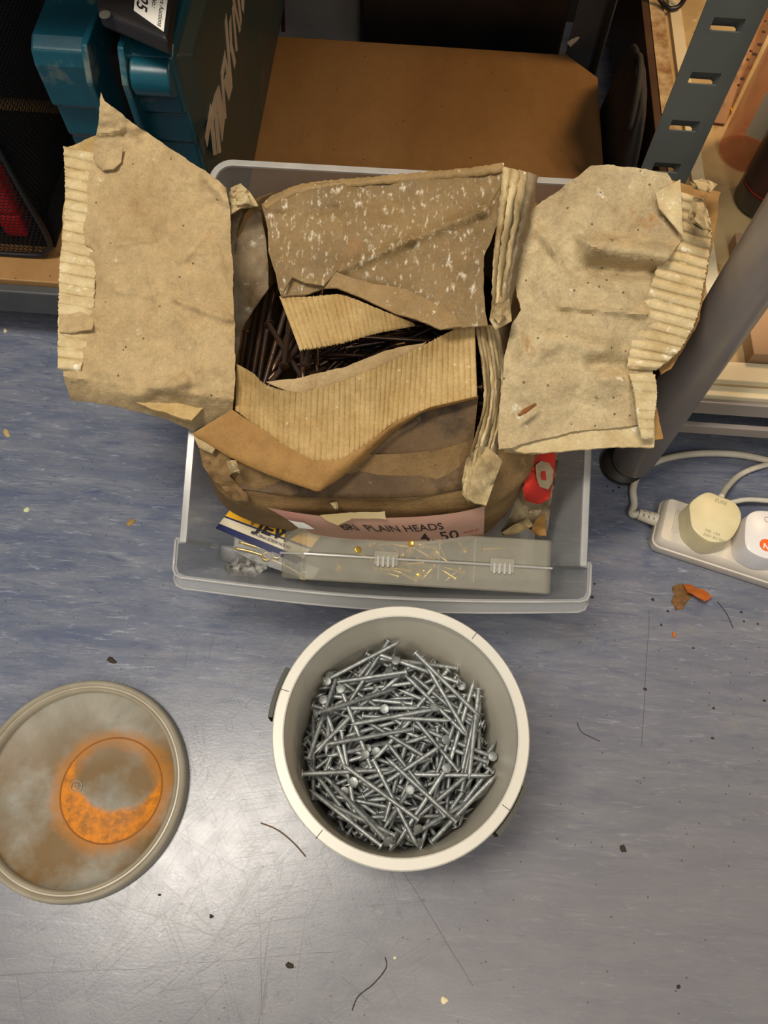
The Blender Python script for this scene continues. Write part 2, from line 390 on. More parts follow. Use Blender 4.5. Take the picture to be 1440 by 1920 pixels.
# floor vinyl: streaked blue grey marbling, greyer zones, fine scratches
def floor_mat():
    m = bpy.data.materials.new('marbled_blue_vinyl'); m.use_nodes = True; t = NT(m); b = t.n['Principled BSDF']
    c1 = t.coords((1, 5, 1), rot=.06)
    n1 = t.ramp(t.noise(c1, 9, 6, .62, .8), .33, .68)
    c = t.mix(n1, S(90, 97, 116), S(124, 127, 136))
    n2 = t.ramp(t.noise(t.coords((1, 7, 1), (3, 9, 0), -.05), 30, 5, .7, 1.2), .57, .76)
    c = t.mix(t.math('MULTIPLY', n2, .8), c, S(178, 182, 190))
    n5 = t.ramp(t.noise(t.coords((1, 9, 1), (13, 9, 0), .1), 16, 6, .75, 1.8), .50, .60)
    c = t.mix(t.math('MULTIPLY', n5, .35), c, S(74, 84, 116))
    n6 = t.ramp(t.noise(t.coords((1, 12, 1), (3, 19, 0), -.12), 40, 6, .8, 1.5), .58, .70)
    c = t.mix(t.math('MULTIPLY', n6, .5), c, S(184, 184, 186))
    n3 = t.ramp(t.noise(t.coords((1, 6, 1), (11, 2, 0), .03), 22, 4, .6, .6), .58, .74)
    c = t.mix(t.math('MULTIPLY', n3, .7), c, S(62, 72, 106))
    # greyer zones towards the front and the right, broken up by noise
    sep = t.add('ShaderNodeSeparateXYZ'); tc = t.add('ShaderNodeTexCoord'); t.link(tc.outputs['Object'], sep.inputs[0])
    gx, gy = sep.outputs[0], sep.outputs[1]
    gm = t.ramp(t.math('ADD', t.math('MULTIPLY', gy, -1.6), t.math('ADD', t.math('MULTIPLY', gx, .55), t.math('MULTIPLY', t.noise(t.coords(), 5, 3), .35))), -.35, .35)
    c = t.mix(t.math('MULTIPLY', gm, .7), c, S(126, 121, 119))
    n4 = t.ramp(t.noise(t.coords((1, 2, 1), (5, 5, 0)), 14, 5, .7), .6, .78)
    c = t.mix(t.math('MULTIPLY', n4, .3), c, S(150, 136, 116))
    # specks
    vo = t.add('ShaderNodeTexVoronoi'); t.link(t.coords(), vo.inputs['Vector']); vo.inputs['Scale'].default_value = 75
    sp = t.math('LESS_THAN', vo.outputs['Distance'], .07)
    c = t.mix(t.math('MULTIPLY', sp, .7), c, S(60, 54, 48))
    # scratches: thin lines of noise stretched along several directions, only in the worn patch
    dx = t.math('SUBTRACT', gx, -.17); dy = t.math('SUBTRACT', gy, .0)
    dist = t.math('SQRT', t.math('ADD', t.math('MULTIPLY', dx, dx), t.math('MULTIPLY', dy, dy)))
    worn = t.math('SUBTRACT', 1, t.ramp(dist, .06, .30))
    tot = None
    for k, (a, s_) in enumerate(((.6, 9), (1.1, 8), (-.5, 7), (2.0, 9), (1.55, 7), (.2, 8), (-1.0, 9), (.85, 12))):
        q = t.noise(t.rcoords((2.2, 1 / (s_ * 3.4), 1), (k * 2.3, k, 0), a), 3.2, 2, .5)
        ln = t.math('LESS_THAN', t.math('ABSOLUTE', t.math('SUBTRACT', q, .5)), .0055)
        q2 = t.ramp(t.noise(t.coords((1, 1, 1), (k * 5.3, 4, 0)), 11, 3), .52, .56); ln = t.math('MULTIPLY', ln, q2)
        tot = ln if tot is None else t.math('MAXIMUM', tot, ln)
    tot = t.math('MULTIPLY', tot, worn)
    # the long deep scratches, each where it runs on the floor
    for (x0, y0, x1, y1, wd) in ((-20, 1832, 640, 1786, .0004), (215, 1785, 520, 1545, .0005), (487, 1615, 490, 1905, .0004), (345, 1545, 395, 1720, .0004), (330, 1560, 470, 1640, .0003), (670, 1490, 885, 1850, .0004), (560, 1640, 470, 1790, .0004), (430, 1480, 380, 1700, .0003), (1215, 1145, 1205, 1400, .0004), (100, 1650, 420, 1760, .0006)):
        A, B = G(x0, y0, 0), G(x1, y1, 0); L = (B - A).length; ux_, uy_ = (B.x - A.x) / L, (B.y - A.y) / L
        px_ = t.math('SUBTRACT', gx, A.x); py_ = t.math('SUBTRACT', gy, A.y)
        al = t.math('ADD', t.math('MULTIPLY', px_, ux_), t.math('MULTIPLY', py_, uy_))
        ac = t.math('ABSOLUTE', t.math('ADD', t.math('SUBTRACT', t.math('MULTIPLY', px_, uy_), t.math('MULTIPLY', py_, ux_)), t.math('MULTIPLY', t.math('SUBTRACT', t.noise(t.coords(), 6, 2), .5), .012)))
        inn = t.math('MULTIPLY', t.math('GREATER_THAN', al, 0), t.math('LESS_THAN', al, L))
        tot = t.math('MAXIMUM', tot, t.math('MULTIPLY', inn, t.math('LESS_THAN', ac, wd)))
    scr = tot
    c = t.mix(t.math('MULTIPLY', scr, .6), c, S(60, 58, 56))
    # a long faint joint across the vinyl
    t.link(c, b.inputs['Base Color'])
    rr = t.add('ShaderNodeMapRange'); t.link(t.noise(t.coords(), 40, 5), rr.inputs[0]); rr.inputs[3].default_value = .19; rr.inputs[4].default_value = .34
    t.link(rr.outputs[0], b.inputs['Roughness'])
    bn = t.add('ShaderNodeBump'); bn.inputs['Strength'].default_value = .12; bn.inputs['Distance'].default_value = .0006
    hh = t.math('SUBTRACT', t.noise(t.coords((1, 1.5, 1)), 260, 4, .7), t.math('MULTIPLY', scr, 1.2)); t.link(hh, bn.inputs['Height']); t.link(bn.outputs[0], b.inputs['Normal'])
    return m
# ------------------------------------------------------------------ setting
mb = MB(); mb.box((-2.5, -2.0, -.02), (2.5, 1.6, 0)); tag(mb.build('floor', floor_mat()), 'blue grey marbled vinyl floor with scratches', kind='structure')
mb = MB(); mb.box((-2.5, 1.33, -.02), (2.5, 1.38, 2.6)); tag(mb.build('wall_back', wallm), 'dark wall behind the racking', kind='structure')

# ------------------------------------------------------------------ racking with fibreboard shelves
BT = .104                                   # top of the lower board
rk = root('shelf_rack', (-.25, .86, 0), 'grey steel racking with brown fibreboard shelves behind the drawer', 'shelving')
mb = MB(); bz = BT - .012; out = [(-.70, .613), (.248, .613), (.248, 1.048), (.205, 1.093), (-.70, 1.093)]
mb.prism([V(x, y, bz) for x, y in out], [V(x, y, BT) for x, y in out]); mb.build('shelf_board', mdf, rk, bevel=.0015)
mb = MB(); mb.prism([V(x, y, .60) for x, y in out], [V(x, y, .612) for x, y in out]); mb.build('shelf_board', mdf, rk)
for (y0, y1) in ((.600, .6125), (1.0935, 1.103)):
    for z0 in (.058, .566):
        mb = MB(); mb.box((-.70, y0, z0), (.20, y1, z0 + .0395)); mb.build('beam', beamm, rk, bevel=.002)
mb = MB(); mb.box((-.70, .600, .560), (.20, .6125, .566)); mb.build('beam', beamm, rk)
def post(x0, x1, yf, sgn, name='post'):
    # angle-section upright: front flange with pressed slots built as ladder of strips, plus side flange
    mb = MB(); zt = 1.25; sl = []
    z = .037
    while z < zt - .03: sl.append(z); z += .0436
    sw0, sw1 = x0 + (x1 - x0) * .22, x0 + (x1 - x0) * .74
    th = .0016
    mb.box((x0, yf, 0), (sw0, yf + th, zt)); mb.box((sw1, yf, 0), (x1, yf + th, zt))
    prev = 0
    for z in sl: mb.box((sw0, yf, prev), (sw1, yf + th, z)); prev = z + .0105
    mb.box((sw0, yf, prev), (sw1, yf + th, zt))
    sx = x1 if sgn > 0 else x0
    mb.box((sx - (th if sgn > 0 else 0), yf + th, 0), (sx + (0 if sgn > 0 else th), yf + .036, zt))
    p = mb.build(name, greyp, rk)
    for z in sl:                            # pressed lips of each slot
        m2 = MB(); m2.prism([V(sw0, yf + th, z + .0105), V(sw1, yf + th, z + .0105), V(sw1, yf + .0065, z + .0002), V(sw0, yf + .0065, z + .0002)],
                            [V(sw0, yf + th, z + .0117), V(sw1, yf + th, z + .0117), V(sw1, yf + .0065, z + .0014), V(sw0, yf + .0065, z + .0014)])
        m2.prism([V(sw1 - .001, yf + th, z), V(sw1, yf + th, z), V(sw1 - .003, yf + .007, z), V(sw1 - .004, yf + .007, z)],
                 [V(sw1 - .001, yf + th, z + .0105), V(sw1, yf + th, z + .0105), V(sw1 - .003, yf + .007, z + .0105), V(sw1 - .004, yf + .007, z + .0105)])
        m2.build('slot_lip', greyp, p)
    return p
post(.202, .247, .590, 1)
mb = MB(); mb.box((.205, 1.104, 0), (.25, 1.106, 1.25)); mb.box((.248, 1.07, 0), (.25, 1.104, 1.25)); mb.build('post', beamm, rk)
mb = MB(); mb.box((-.745, .6, 0), (-.702, .602, 1.25)); mb.box((-.745, .602, 0), (-.743, .63, 1.25)); mb.build('post', greyp, rk)
mb = MB(); mb.box((-.745, 1.1, 0), (-.702, 1.102, 1.25)); mb.build('post', greyp, rk)

# things behind the rack
r = root('carton_sheet', (-.12, 1.25, 0), 'white board leaning in the dark behind the racking', 'board')
mb = MB(); mb.box((-.32, 1.172, 0), (-.105, 1.187, .34)); mb.build('panel', mat('white_back_board', S(186, 180, 176), S(160, 152, 146), 10, .6), r)
mb = MB(); mb.tube([V(-.225, 1.170, .06), V(-.218, 1.170, .16), V(-.205, 1.170, .24)], .003, 6); mb.build('stain_streak', mat('red_brown', S(90, 40, 26), None, rough=.6), r)
r = root('black_box', (.06, 1.3, 0), 'black box standing in the dark behind the fibreboard shelf', 'box')
mb = MB(); mb.box((-.10, 1.13, 0), (.20, 1.30, .22)); mb.build('body', blackp, r, bevel=.004)
mb = MB(); mb.box((-.103, 1.127, .20), (.203, 1.303, .225)); mb.build('lid', blackp, r, bevel=.004)
mb = MB(); mb.tube([G(1066, 84, .112), G(1106, 48, .135)], .0045, 8); tag(mb.build('stick', cream, origin=G(1066, 84, .112)), 'thin pale stick poking up by the rear post', 'stick')
r = root('cloth_bag', (.272, .93, 0), 'dark grey cloth bag squeezed between racking and the right unit', 'bag')
mb = MB(); rows = []
for j in range(13):
    v = j / 12; z = .20 * math.sin(v * PI / 2); k = math.cos(v * PI / 2) ** .6 + .02; row = []
    for i in range(28):
        a = 2 * PI * i / 28; rr_ = 1 + .18 * nz(math.cos(a) * 3, math.sin(a) * 3 + v * 2, 1, 4)
        row.append(V(.272 + .017 * k * math.cos(a) * rr_, .93 + .12 * k * math.sin(a) * rr_, z))
    rows.append(row)
mb.grid(rows, close_u=True); mb.build('body', greyf, r, smooth=True)
mb = MB(); mb.tube([V(.262, .86, .17), V(.264, .90, .21), V(.27, .96, .20), V(.268, 1.0, .15)], .004, 8, smooth=6); mb.build('strap', greyf, r, smooth=True)

# ------------------------------------------------------------------ unit on the right
ST = .15
un = root('storage_unit', (.62, .85, 0), 'low beige shelf unit on silver tube leg at right', 'shelf unit')
mb = MB(); mb.box((.312, .500, ST - .016), (1.0, 1.30, ST)); mb.build('shelf_top', beige, un, bevel=.001)
mb = MB(); mb.box((.300, .500, .02), (.310, 1.30, ST + .006)); mb.build('side_panel', brownp, un, bevel=.001)
mb = MB(); mb.box((.312, .62, ST), (.332, 1.30, ST + .004)); mb.build('edge_strip', dirtyedge, un)
mb = MB(); mb.box((.340, .62, ST), (.356, 1.30, ST + .005)); mb.build('edge_strip', cream, un)
mb = MB(); mb.box((.312, .486, ST - .014), (1.0, .5, ST - .002)); mb.build('front_strip', cream, un, bevel=.001)
mb = MB(); mb.box((.312, .5, ST), (1.0, .525, ST + .008)); mb.build('front_strip', cream, un, bevel=.001)
mb = MB(); mb.box((.312, .480, ST - .030), (1.0, .4855, ST - .008)); mb.build('metal_rail', legm, un, bevel=.001)
mb = MB(); mb.box((.312, .470, ST - .056), (1.0, .476, ST - .040)); mb.build('metal_rail', legm, un, bevel=.001)
mb = MB(); mb.box((.312, .50, ST - .05), (1.0, .51, ST - .016)); mb.build('metal_rail', beamm, un)
mb = MB(); mb.box((.34, .62, 0), (1.0, .64, ST - .016)); mb.build('shade_panel', brownp, un)  # added dark panel standing in for the shade under the unit
lx, ly = .288, .472
mb = MB(); mb.lathe([(.0005, .018), (.0235, .018), (.025, .020), (.025, .9)], (lx, ly, 0), 48); mb.build('leg', legm, un, smooth=True, auto=40)
mb = MB(); mb.lathe([(.0005, 0), (.024, 0), (.027, .003), (.027, .009), (.020, .015), (.012, .016), (.012, .02), (.0005, .02)], (lx - .008, ly, 0), 40); mb.build('foot', rubber, un, smooth=True, auto=40)
b = root('cardboard_box', (.6, .65, ST), 'plain brown cardboard box lying on the right shelf unit', 'box')
mb = MB(); mb.box((.375, .528, ST), (.9, .70, ST + .02)); mb.build('body', boxc, b, bevel=.001)
mb = MB(); mb.box((.374, .61, ST + .0203), (.9, .615, ST + .021)); mb.build('flap_joint', brownp, b)
def bottle(label, px, top, r_, m, extra):
    c = Vector(px); d = V(0, 0, 1)
    o = root('bottle', c, label, 'bottle')
    mb = MB(); mb.lathe([(.0005, 0), (r_ * .86, 0), (r_, .006), (r_, top * .62), (r_ * .92, top * .7), (r_ * .4, top * .86), (r_ * .36, top * .95), (.0005, top * .95)], c, 48)
    mb.build('body', m, o, smooth=True, auto=50)
    mb = MB(); mb.lathe([(.0005, top * .92), (r_ * .45, top * .92), (r_ * .45, top), (.0005, top)], c, 32); mb.build('cap', blackp, o, smooth=True, auto=40)
    extra(o, c); return o
def lab(m, r_, z0, z1, a0, a1):
    def f(o, c):
        mb = MB(); n = 24; rows = [[V(c.x + (r_ + .0006) * math.cos(a0 + (a1 - a0) * k / n), c.y + (r_ + .0006) * math.sin(a0 + (a1 - a0) * k / n), c.z + z) for k in range(n + 1)] for z in (z0, z1)]
        mb.grid(rows); mb.build('label', m, o, smooth=True)
        if m is darkl:
            for s_ in (z0 + .004, z1 - .005):
                m2 = MB(); m2.grid([[V(c.x + (r_ + .0011) * math.cos(a0 + (a1 - a0) * k / n), c.y + (r_ + .0011) * math.sin(a0 + (a1 - a0) * k / n), c.z + s_ + q) for k in range(n + 1)] for q in (0, .0012)]); m2.build('label_border', redp, o)
    return f
pb = G(1398, 290, ST); bottle('pink liquid bottle with pale label on the right unit, behind the dark bottle', (pb.x, pb.y, ST), .30, .036, pinkb, lab(wpaper, .036, .05, .15, -PI * .75, -PI * .22))
db = G(1432, 380, ST); bottle('dark green bottle with red edged label on right unit, behind silver leg', (db.x, db.y, ST), .26, .038, darkb, lab(darkl, .038, .03, .11, -PI * 1.02, -PI * .45))
# flat patterned card and yellow box behind the pink bottle, wire loop
c1 = root('patterned_card', G(1420, 120, ST + .02), 'pale card with brown spotted print beside the upright post', 'card')
mb = MB(); q = GP([(1330, 228, ST + .004), (1360, 232, ST + .004), (1442, 60, ST + .05), (1442, 5, ST + .05), (1425, 30, ST + .05)]); mb.prism([p - V(0, 0, .002) for p in q], q); mb.build('sheet', mat('tan_card', S(170, 130, 92), S(150, 108, 70), 20, .6), c1)
for (x, y, s_) in ((1432, 60, .006), (1424, 84, .007), (1415, 102, .008), (1408, 96, .005), (1435, 40, .004), (1392, 148, .007), (1385, 160, .005), (1402, 112, .005)):
    p = G(x, y, ST + .075 - (y) * .0002); mb = MB(); mb.lathe([(.0003, .0008), (s_ * .35, .0007), (s_ * .45, 0)], p, 10); mb.build('print_spot', mat('brown_print', S(60, 34, 22), None), c1)
y1 = root('yellow_packet', G(1370, 190, ST), 'small yellow packet at foot of the pink bottle', 'packet')
mb = MB(); q = GP([(1358, 185, ST + .005), (1385, 175, ST + .012), (1372, 212, ST + .012), (1366, 205, ST + .005)]); mb.prism([p - V(0, 0, .004) for p in q], q); mb.build('body', yell, y1, bevel=.001)
mb = MB(); q = GP([(1350, 190, ST + .006), (1366, 207, ST + .006), (1362, 215, ST + .006), (1347, 197, ST + .006)]); mb.prism([p - V(0, 0, .003) for p in q], q); mb.build('end_flap', brass, y1)
mb = MB(); mb.tube(GP([(1225, -30, ST + .03), (1238, 0, ST + .012), (1255, 16, ST + .009), (1275, 10, ST + .012), (1290, -20, ST + .03), (1280, -50, ST + .04)]), .0035, 8, smooth=8)
tag(mb.build('wire_loop', blackp, origin=G(1255, 16, ST), smooth=True), 'dark looped wire lying on the beige shelf top', 'wire')

# ------------------------------------------------------------------ clear drawer, tilted: front on the floor, back on the rack
TL = math.radians(20); DO = V(-.008, .330, .002); YAW = math.radians(.8)
def D(u, v, w):                              # u across, v from front to back, w up off the drawer floor
    y = v * math.cos(TL) - w * math.sin(TL); z = v * math.sin(TL) + w * math.cos(TL)
    return V(DO.x + u * math.cos(YAW) - y * math.sin(YAW), DO.y + u * math.sin(YAW) + y * math.cos(YAW), DO.z + z)
dr = root('storage_drawer', D(0, .15, 0), 'translucent plastic drawer tilted down onto the floor, holding the torn nail carton', 'drawer')
LN, DP, WT, WB = .378, .166, .192, .176      # length, depth, half widths top and bottom
def shell(mb, prof):                          # prof: list of closed rings, skin between
    mb.grid(prof, close_u=True)
def ring(hw, v0, v1, w, r_, off=0):
    return [D(x, y, w) for x, y in rrect(-hw - off, v0 - off, hw + off, v1 + off, r_ + off, 6)]
def upath(hw, v1, w, r_, off=0, v0=-.002):
    hw += off; v1 += off; r_ += off; out = [(-hw, v0), (-hw, v0 + .01)]
    for cx_, a in ((-hw + r_, 180), (hw - r_, 90)):
        for k in range(8):
            t = math.radians(a - 90 * k / 7); out.append((cx_ + r_ * math.cos(t), v1 - r_ + r_ * math.sin(t)))
    out += [(hw, v0 + .01), (hw, v0)]
    return [D(x, y, w) for x, y in out]
mb = MB()
mb.grid([upath(WB, LN - .02, 0, .02), upath(WB + .002, LN - .016, .004, .02), upath(WT, LN, DP, .02), upath(WT, LN, DP, .02, -.0022), upath(WB + .002, LN - .016, .004, .02, -.0022)])
fl = upath(WB, LN - .02, 0, .02); mb.prism(fl, [p + V(0, 0, .0022) for p in fl])
mb.build('body', plastic, dr, smooth=True, auto=35)
mb = MB()
mb.grid([upath(WT, LN, DP - .011, .02, .0035), upath(WT, LN, DP, .02, .0045), upath(WT, LN, DP + .0028, .02, .003), upath(WT, LN, DP + .0028, .02, -.003), upath(WT, LN, DP, .02, -.0035)])
mb.build('rim', plastic_e, dr, smooth=True, auto=60)
# wider bowed front with its flange
def front_ring(hw, d0, bow, w, rr_):
    pts = [(-hw, .0), (-hw, -d0 + rr_), (-hw + rr_ * .3, -d0 + rr_ * .3), (-hw + rr_, -d0)]
    n = 16
    for k in range(1, n): 
        t = k / n; x = (-hw + rr_) + 2 * (hw - rr_) * t; pts.append((x, -d0 - bow * math.sin(PI * t)))
    pts += [(hw - rr_, -d0), (hw - rr_ * .3, -d0 + rr_ * .3), (hw, -d0 + rr_), (hw, .0)]
    return [D(x, y, w) for x, y in pts]
mb = MB()
a0 = front_ring(.199, .036, .008, DP, .008); a1 = front_ring(.1968, .034, .008, DP, .008); a2 = front_ring(.190, .022, .006, .03, .01); a3 = front_ring(.188, .018, .004, .003, .01)
b3 = front_ring(.190, .020, .004, .003, .01); b2 = front_ring(.192, .024, .006, .03, .01)
mb.grid([b3, b2, a0, a1, a2, a3]); mb.prism(b3, [p + V(0, 0, .002) for p in b3]); mb.build('front_panel', plastic, dr, smooth=True, auto=35)
mb = MB()
c0 = front_ring(.1995, .0362, .008, DP + .0012, .008); c1_ = front_ring(.2005, .0455, .009, DP - .006, .009); c2 = front_ring(.2007, .0465, .009, DP - .010, .009); c3 = front_ring(.200, .045, .009, DP - .012, .009); c4 = front_ring(.198, .035, .008, DP - .004, .008)
mb.grid([c0, c1_, c2, c3, c4, c0]); mb.build('flange', plastic, dr, smooth=True, auto=35)
for ringset in (c0, c2):
    mb = MB(); mb.tube(ringset, .0013, 6); mb.build('flange_edge', plastic_e, dr, smooth=True)
for sx in (-1, 1):
    mb = MB(); mb.prism([D(sx * (WT - .002), -.002, .02), D(sx * (WT + .006), -.004, .02), D(sx * (WT + .006), .002, .02), D(sx * (WT - .002), .002, .02)],
                        [D(sx * (WT - .002), -.003, DP), D(sx * (WT + .008), -.004, DP), D(sx * (WT + .008), .002, DP), D(sx * (WT - .002), .002, DP)]); mb.build('corner_rib', plastic, dr)
mb = MB(); mb.tube([D(.10, .004, .003), D(.10, LN - .03, .003)], .0012, 6); mb.build('floor_rib', greyh, dr)

# ------------------------------------------------------------------ the nail carton
ct = root('nail_carton', D(-.03, .16, .003), 'old torn corrugated carton of dark nails lying open in the clear drawer', 'carton')
def floorh(y): return DO.z + .0045 + max(0, (y - DO.y)) * math.tan(TL)
R0 = [V(x, y, floorh(y) + .001) for x, y in ((-.150, .44), (-.150, .375), (-.135, .345), (-.06, .342), (.03, .342), (.085, .345), (.105, .375), (.108, .44), (.10, .54), (.08, .60), (-.10, .60), (-.145, .54))]
R1 = GP([(392, 760, .17), (383, 860, .185), (438, 962, .150), (600, 1002, .125), (780, 1012, .120), (905, 1002, .125), (985, 905, .17), (1000, 780, .17), (1010, 560, .22), (985, 400, .26), (500, 400, .26), (412, 560, .22)])
R2 = GP([(390, 720, .235), (380, 838, .222), (436, 938, .198), (600, 955, .190), (780, 955, .190), (915, 945, .194), (1000, 868, .205), (1012, 740, .23), (1008, 520, .28), (985, 372, .315), (500, 372, .315), (415, 520, .28)])
R3 = GP([(405, 720, .245), (410, 826, .236), (448, 915, .214), (600, 932, .206), (780, 932, .206), (895, 918, .212), (968, 850, .220), (985, 740, .245), (985, 520, .29), (965, 362, .326), (505, 362, .326), (430, 520, .29)])
R4 = GP([(428, 700, .262), (432, 780, .254), (470, 835, .245), (600, 850, .240), (760, 850, .240), (870, 830, .244), (935, 790, .250), (950, 700, .265), (955, 520, .300), (945, 360, .334), (515, 360, .334), (436, 520, .300)])
R5 = [p + (V(-.02, .45, p.z) - p) * .05 - V(0, 0, .06) for p in R4]
R6 = [p + (V(-.02, .45, p.z) - p) * .06 - V(0, 0, .10) for p in R4]
rings = [catmull(r_, 9, True) for r_ in (R0, R1, R2, R3, R4, R5, R6)]
rows = []
for i in range(len(rings) - 1):
    n = 8 if i in (0, 1) else 5
    for k in range(n):
        t = k / n; row = []
        for j in range(len(rings[0])):
            a, b_, c_, d_ = rings[max(i - 1, 0)][j], rings[i][j], rings[i + 1][j], rings[min(i + 2, len(rings) - 1)][j]
            p = b_.lerp(c_, t)
            nn = noise.noise(p * 28) * .0022 + noise.noise(p * 75) * .0010
            row.append(p + V(nn, nn * -.6, nn))
        rows.append(row)
rows.append(rings[-1])
mb = MB(); mb.grid(rows, close_u=True); nb = len(rings[0])
mb.f.append(tuple(range(nb - 1, -1, -1)))
mb.build('carton_body', bodym, ct, smooth=True, auto=70)

# left flap
LC = [(190, 175, .385), (430, 350, .352), (440, 560, .318), (440, 770, .276), (365, 808, .262), (240, 765, .262), (120, 700, .262), (112, 500, .285), (120, 270, .335), (250, 500, .310), (300, 300, .350)]
low = [(128, 275), (190, 250), (300, 320), (420, 400), (436, 700), (360, 790), (240, 750), (140, 715), (112, 660), (110, 560), (118, 400), (124, 300)]
sheet('board_layer', low, LC, fluteb, ct, thick=.003, step=16, lift=-.013, torn=3, seed=4)
ruled('corrugated_edge', [(119, 274, .330), (122, 380, .311), (112, 500, .290), (109, 600, .275), (108, 690, .263)], [(200, 292, .332), (190, 380, .314), (180, 500, .293), (172, 600, .278), (150, 695, .265)], flute, ct, flutes=21, amp=.0042, nv=6, rag=.04, thick=.002)
left = [(189, 174), (196, 190), (260, 238), (330, 285), (385, 320), (425, 352), (432, 400), (436, 480), (437, 560), (441, 640), (440, 720), (436, 772), (400, 790), (363, 806), (300, 780), (240, 766), (180, 755), (132, 748), (120, 715), (118, 660), (125, 630), (112, 612), (130, 585), (150, 560), (152, 530), (148, 500), (158, 478), (178, 470), (158, 458), (156, 425), (164, 400), (164, 350), (170, 310), (180, 260), (188, 210)]
sheet('outer_liner', left, LC, kraft, ct, thick=.0014, step=5, torn=2.2, wrinkle=.0040, wscale=.014, seed=5, dens=5,
      creases=((250, 742, 345, 715, .006, 14), (180, 712, 300, 735, -.004, 12), (220, 545, 330, 562, .0022, 6), (330, 562, 425, 598, .0036, 7), (330, 590, 372, 640, .0025, 8), (372, 640, 372, 715, .0022, 8), (280, 520, 300, 590, .0022, 6), (385, 330, 428, 380, .005, 10), (340, 490, 400, 420, .0022, 8), (395, 430, 425, 540, -.0022, 8), (415, 575, 436, 600, .004, 6), (190, 250, 225, 245, .0022, 5), (205, 460, 290, 450, .0018, 5), (160, 610, 300, 630, .0012, 5), (130, 620, 175, 600, .004, 9), (365, 690, 420, 770, .002, 12)),
      folds=((330, 735, 110, 705, .00060),))
sheet('peeled_patch', [(176, 292), (230, 275), (228, 304), (212, 316), (192, 318), (178, 306)], LC, kraft, ct, thick=.0012, step=6, lift=.0022, torn=1.5, seed=9, wrinkle=.002)
sheet('peeled_patch', [(112, 592), (150, 583), (176, 598), (172, 618), (140, 624), (110, 622)], LC, kraft, ct, thick=.0014, step=6, lift=.0060, torn=2.5, seed=11, wrinkle=.003, wscale=.05)

# right flap with layers below
RCt = [(950, 560, .312), (985, 400, .340), (1120, 312, .372), (1250, 325, .378), (1345, 362, .372), (1310, 600, .322), (1225, 690, .300), (1228, 835, .276), (940, 838, .262), (948, 700, .286), (1100, 560, .325), (1100, 430, .350), (1100, 700, .300)]
sheet('inner_liner', [(1230, 330), (1352, 360), (1345, 400), (1312, 600), (1290, 640), (1258, 690), (1240, 700), (1200, 600), (1230, 450)], RCt, fresh, ct, thick=.0014, step=16, lift=-.010, torn=2.5, seed=21)
sheet('inner_liner', [(1195, 690), (1228, 750), (1243, 822), (1225, 826), (1180, 820), (1170, 720)], RCt, fresh, ct, thick=.0014, step=14, lift=-.008, torn=2, seed=22)
sheet('board_layer', [(950, 842), (985, 850), (1060, 846), (1160, 838), (1226, 838), (1228, 760), (1224, 692), (1180, 620), (1000, 640), (945, 760)], RCt, flute, ct, thick=.0016, step=14, lift=-.005, torn=2, seed=23)
sheet('board_layer', [(945, 846), (1000, 852), (1100, 836), (1180, 828), (1180, 700), (950, 700)], RCt, kraft, ct, thick=.0016, step=14, lift=-.010, torn=2, seed=24)
ruled('corrugated_edge', [(1318, 372, .366), (1334, 430, .352), (1322, 520, .336), (1304, 600, .320), (1275, 655, .307), (1232, 692, .297)], [(1230, 346, .370), (1245, 430, .352), (1232, 500, .338), (1212, 560, .325), (1190, 620, .310), (1175, 690, .296)], flute, ct, flutes=18, amp=.0046, nv=7, rag=.04, thick=.002)
ruled('corrugated_edge', [(1228, 702, .302), (1232, 740, .295), (1226, 790, .288), (1225, 822, .282)], [(1180, 700, .303), (1190, 740, .296), (1196, 790, .288), (1204, 822, .282)], flute, ct, flutes=7, amp=.0026, nv=5, rag=.05, thick=.002)
right = [(985, 398), (1030, 368), (1075, 335), (1108, 312), (1140, 308), (1190, 316), (1250, 325), (1262, 345), (1240, 370), (1232, 385), (1262, 420), (1279, 435), (1275, 455), (1258, 480), (1240, 500), (1256, 505), (1258, 520), (1250, 550), (1238, 590), (1222, 630), (1200, 672), (1190, 690), (1200, 700), (1204, 745), (1208, 795), (1150, 802), (1080, 808), (1010, 824), (965, 838), (935, 842), (934, 800), (940, 740), (946, 670), (960, 610), (975, 580), (966, 540), (965, 500), (980, 450)]
sheet('outer_liner', right, RCt, kraft_damp, ct, thick=.0016, step=5, torn=2.2, wrinkle=.0042, wscale=.011, seed=15, dens=5,
      creases=((1105, 462, 1250, 478, .011, 22), (1110, 500, 1245, 512, -.010, 15), (1130, 455, 1210, 440, .0025, 5), (1080, 445, 1130, 470, .003, 6), (1020, 440, 1060, 510, .003, 8), (1050, 575, 1210, 590, .0035, 6), (1020, 545, 1190, 580, .005, 30), (1040, 640, 1130, 652, .007, 26), (1110, 684, 1195, 686, -.006, 16), (960, 720, 1010, 640, .006, 30), (1000, 420, 1040, 470, .002, 9), (1030, 470, 1080, 430, .002, 8), (1000, 590, 985, 660, .003, 18), (1130, 708, 1200, 710, .004, 14), (1075, 600, 1125, 605, .004, 14), (1060, 500, 1090, 520, -.003, 10), (990, 780, 1190, 760, -.002, 30)))
sheet('peeled_patch', [(1230, 362), (1276, 336), (1280, 440), (1258, 415), (1236, 390)], RCt, flute, ct, thick=.0012, step=8, lift=.0075, torn=1.2, seed=31, wrinkle=.003)
def scrap(pxs, h, m, name='torn_scrap', seed=1, n=3):
    o = None
    for k in range(n):
        c = sum((Vector(p) for p in pxs), Vector((0, 0))) / len(pxs)
        q = [tuple(c + (Vector(p) - c) * (1 - .22 * k) + Vector((random.uniform(-3, 3), random.uniform(-3, 3)))) for p in pxs]
        sheet(name, q, [(p[0], p[1], h + .004 * k + random.uniform(-.004, .004)) for p in q], m, ct, thick=.001, step=6, torn=2.5, wrinkle=.006, wscale=.07, seed=seed + k)
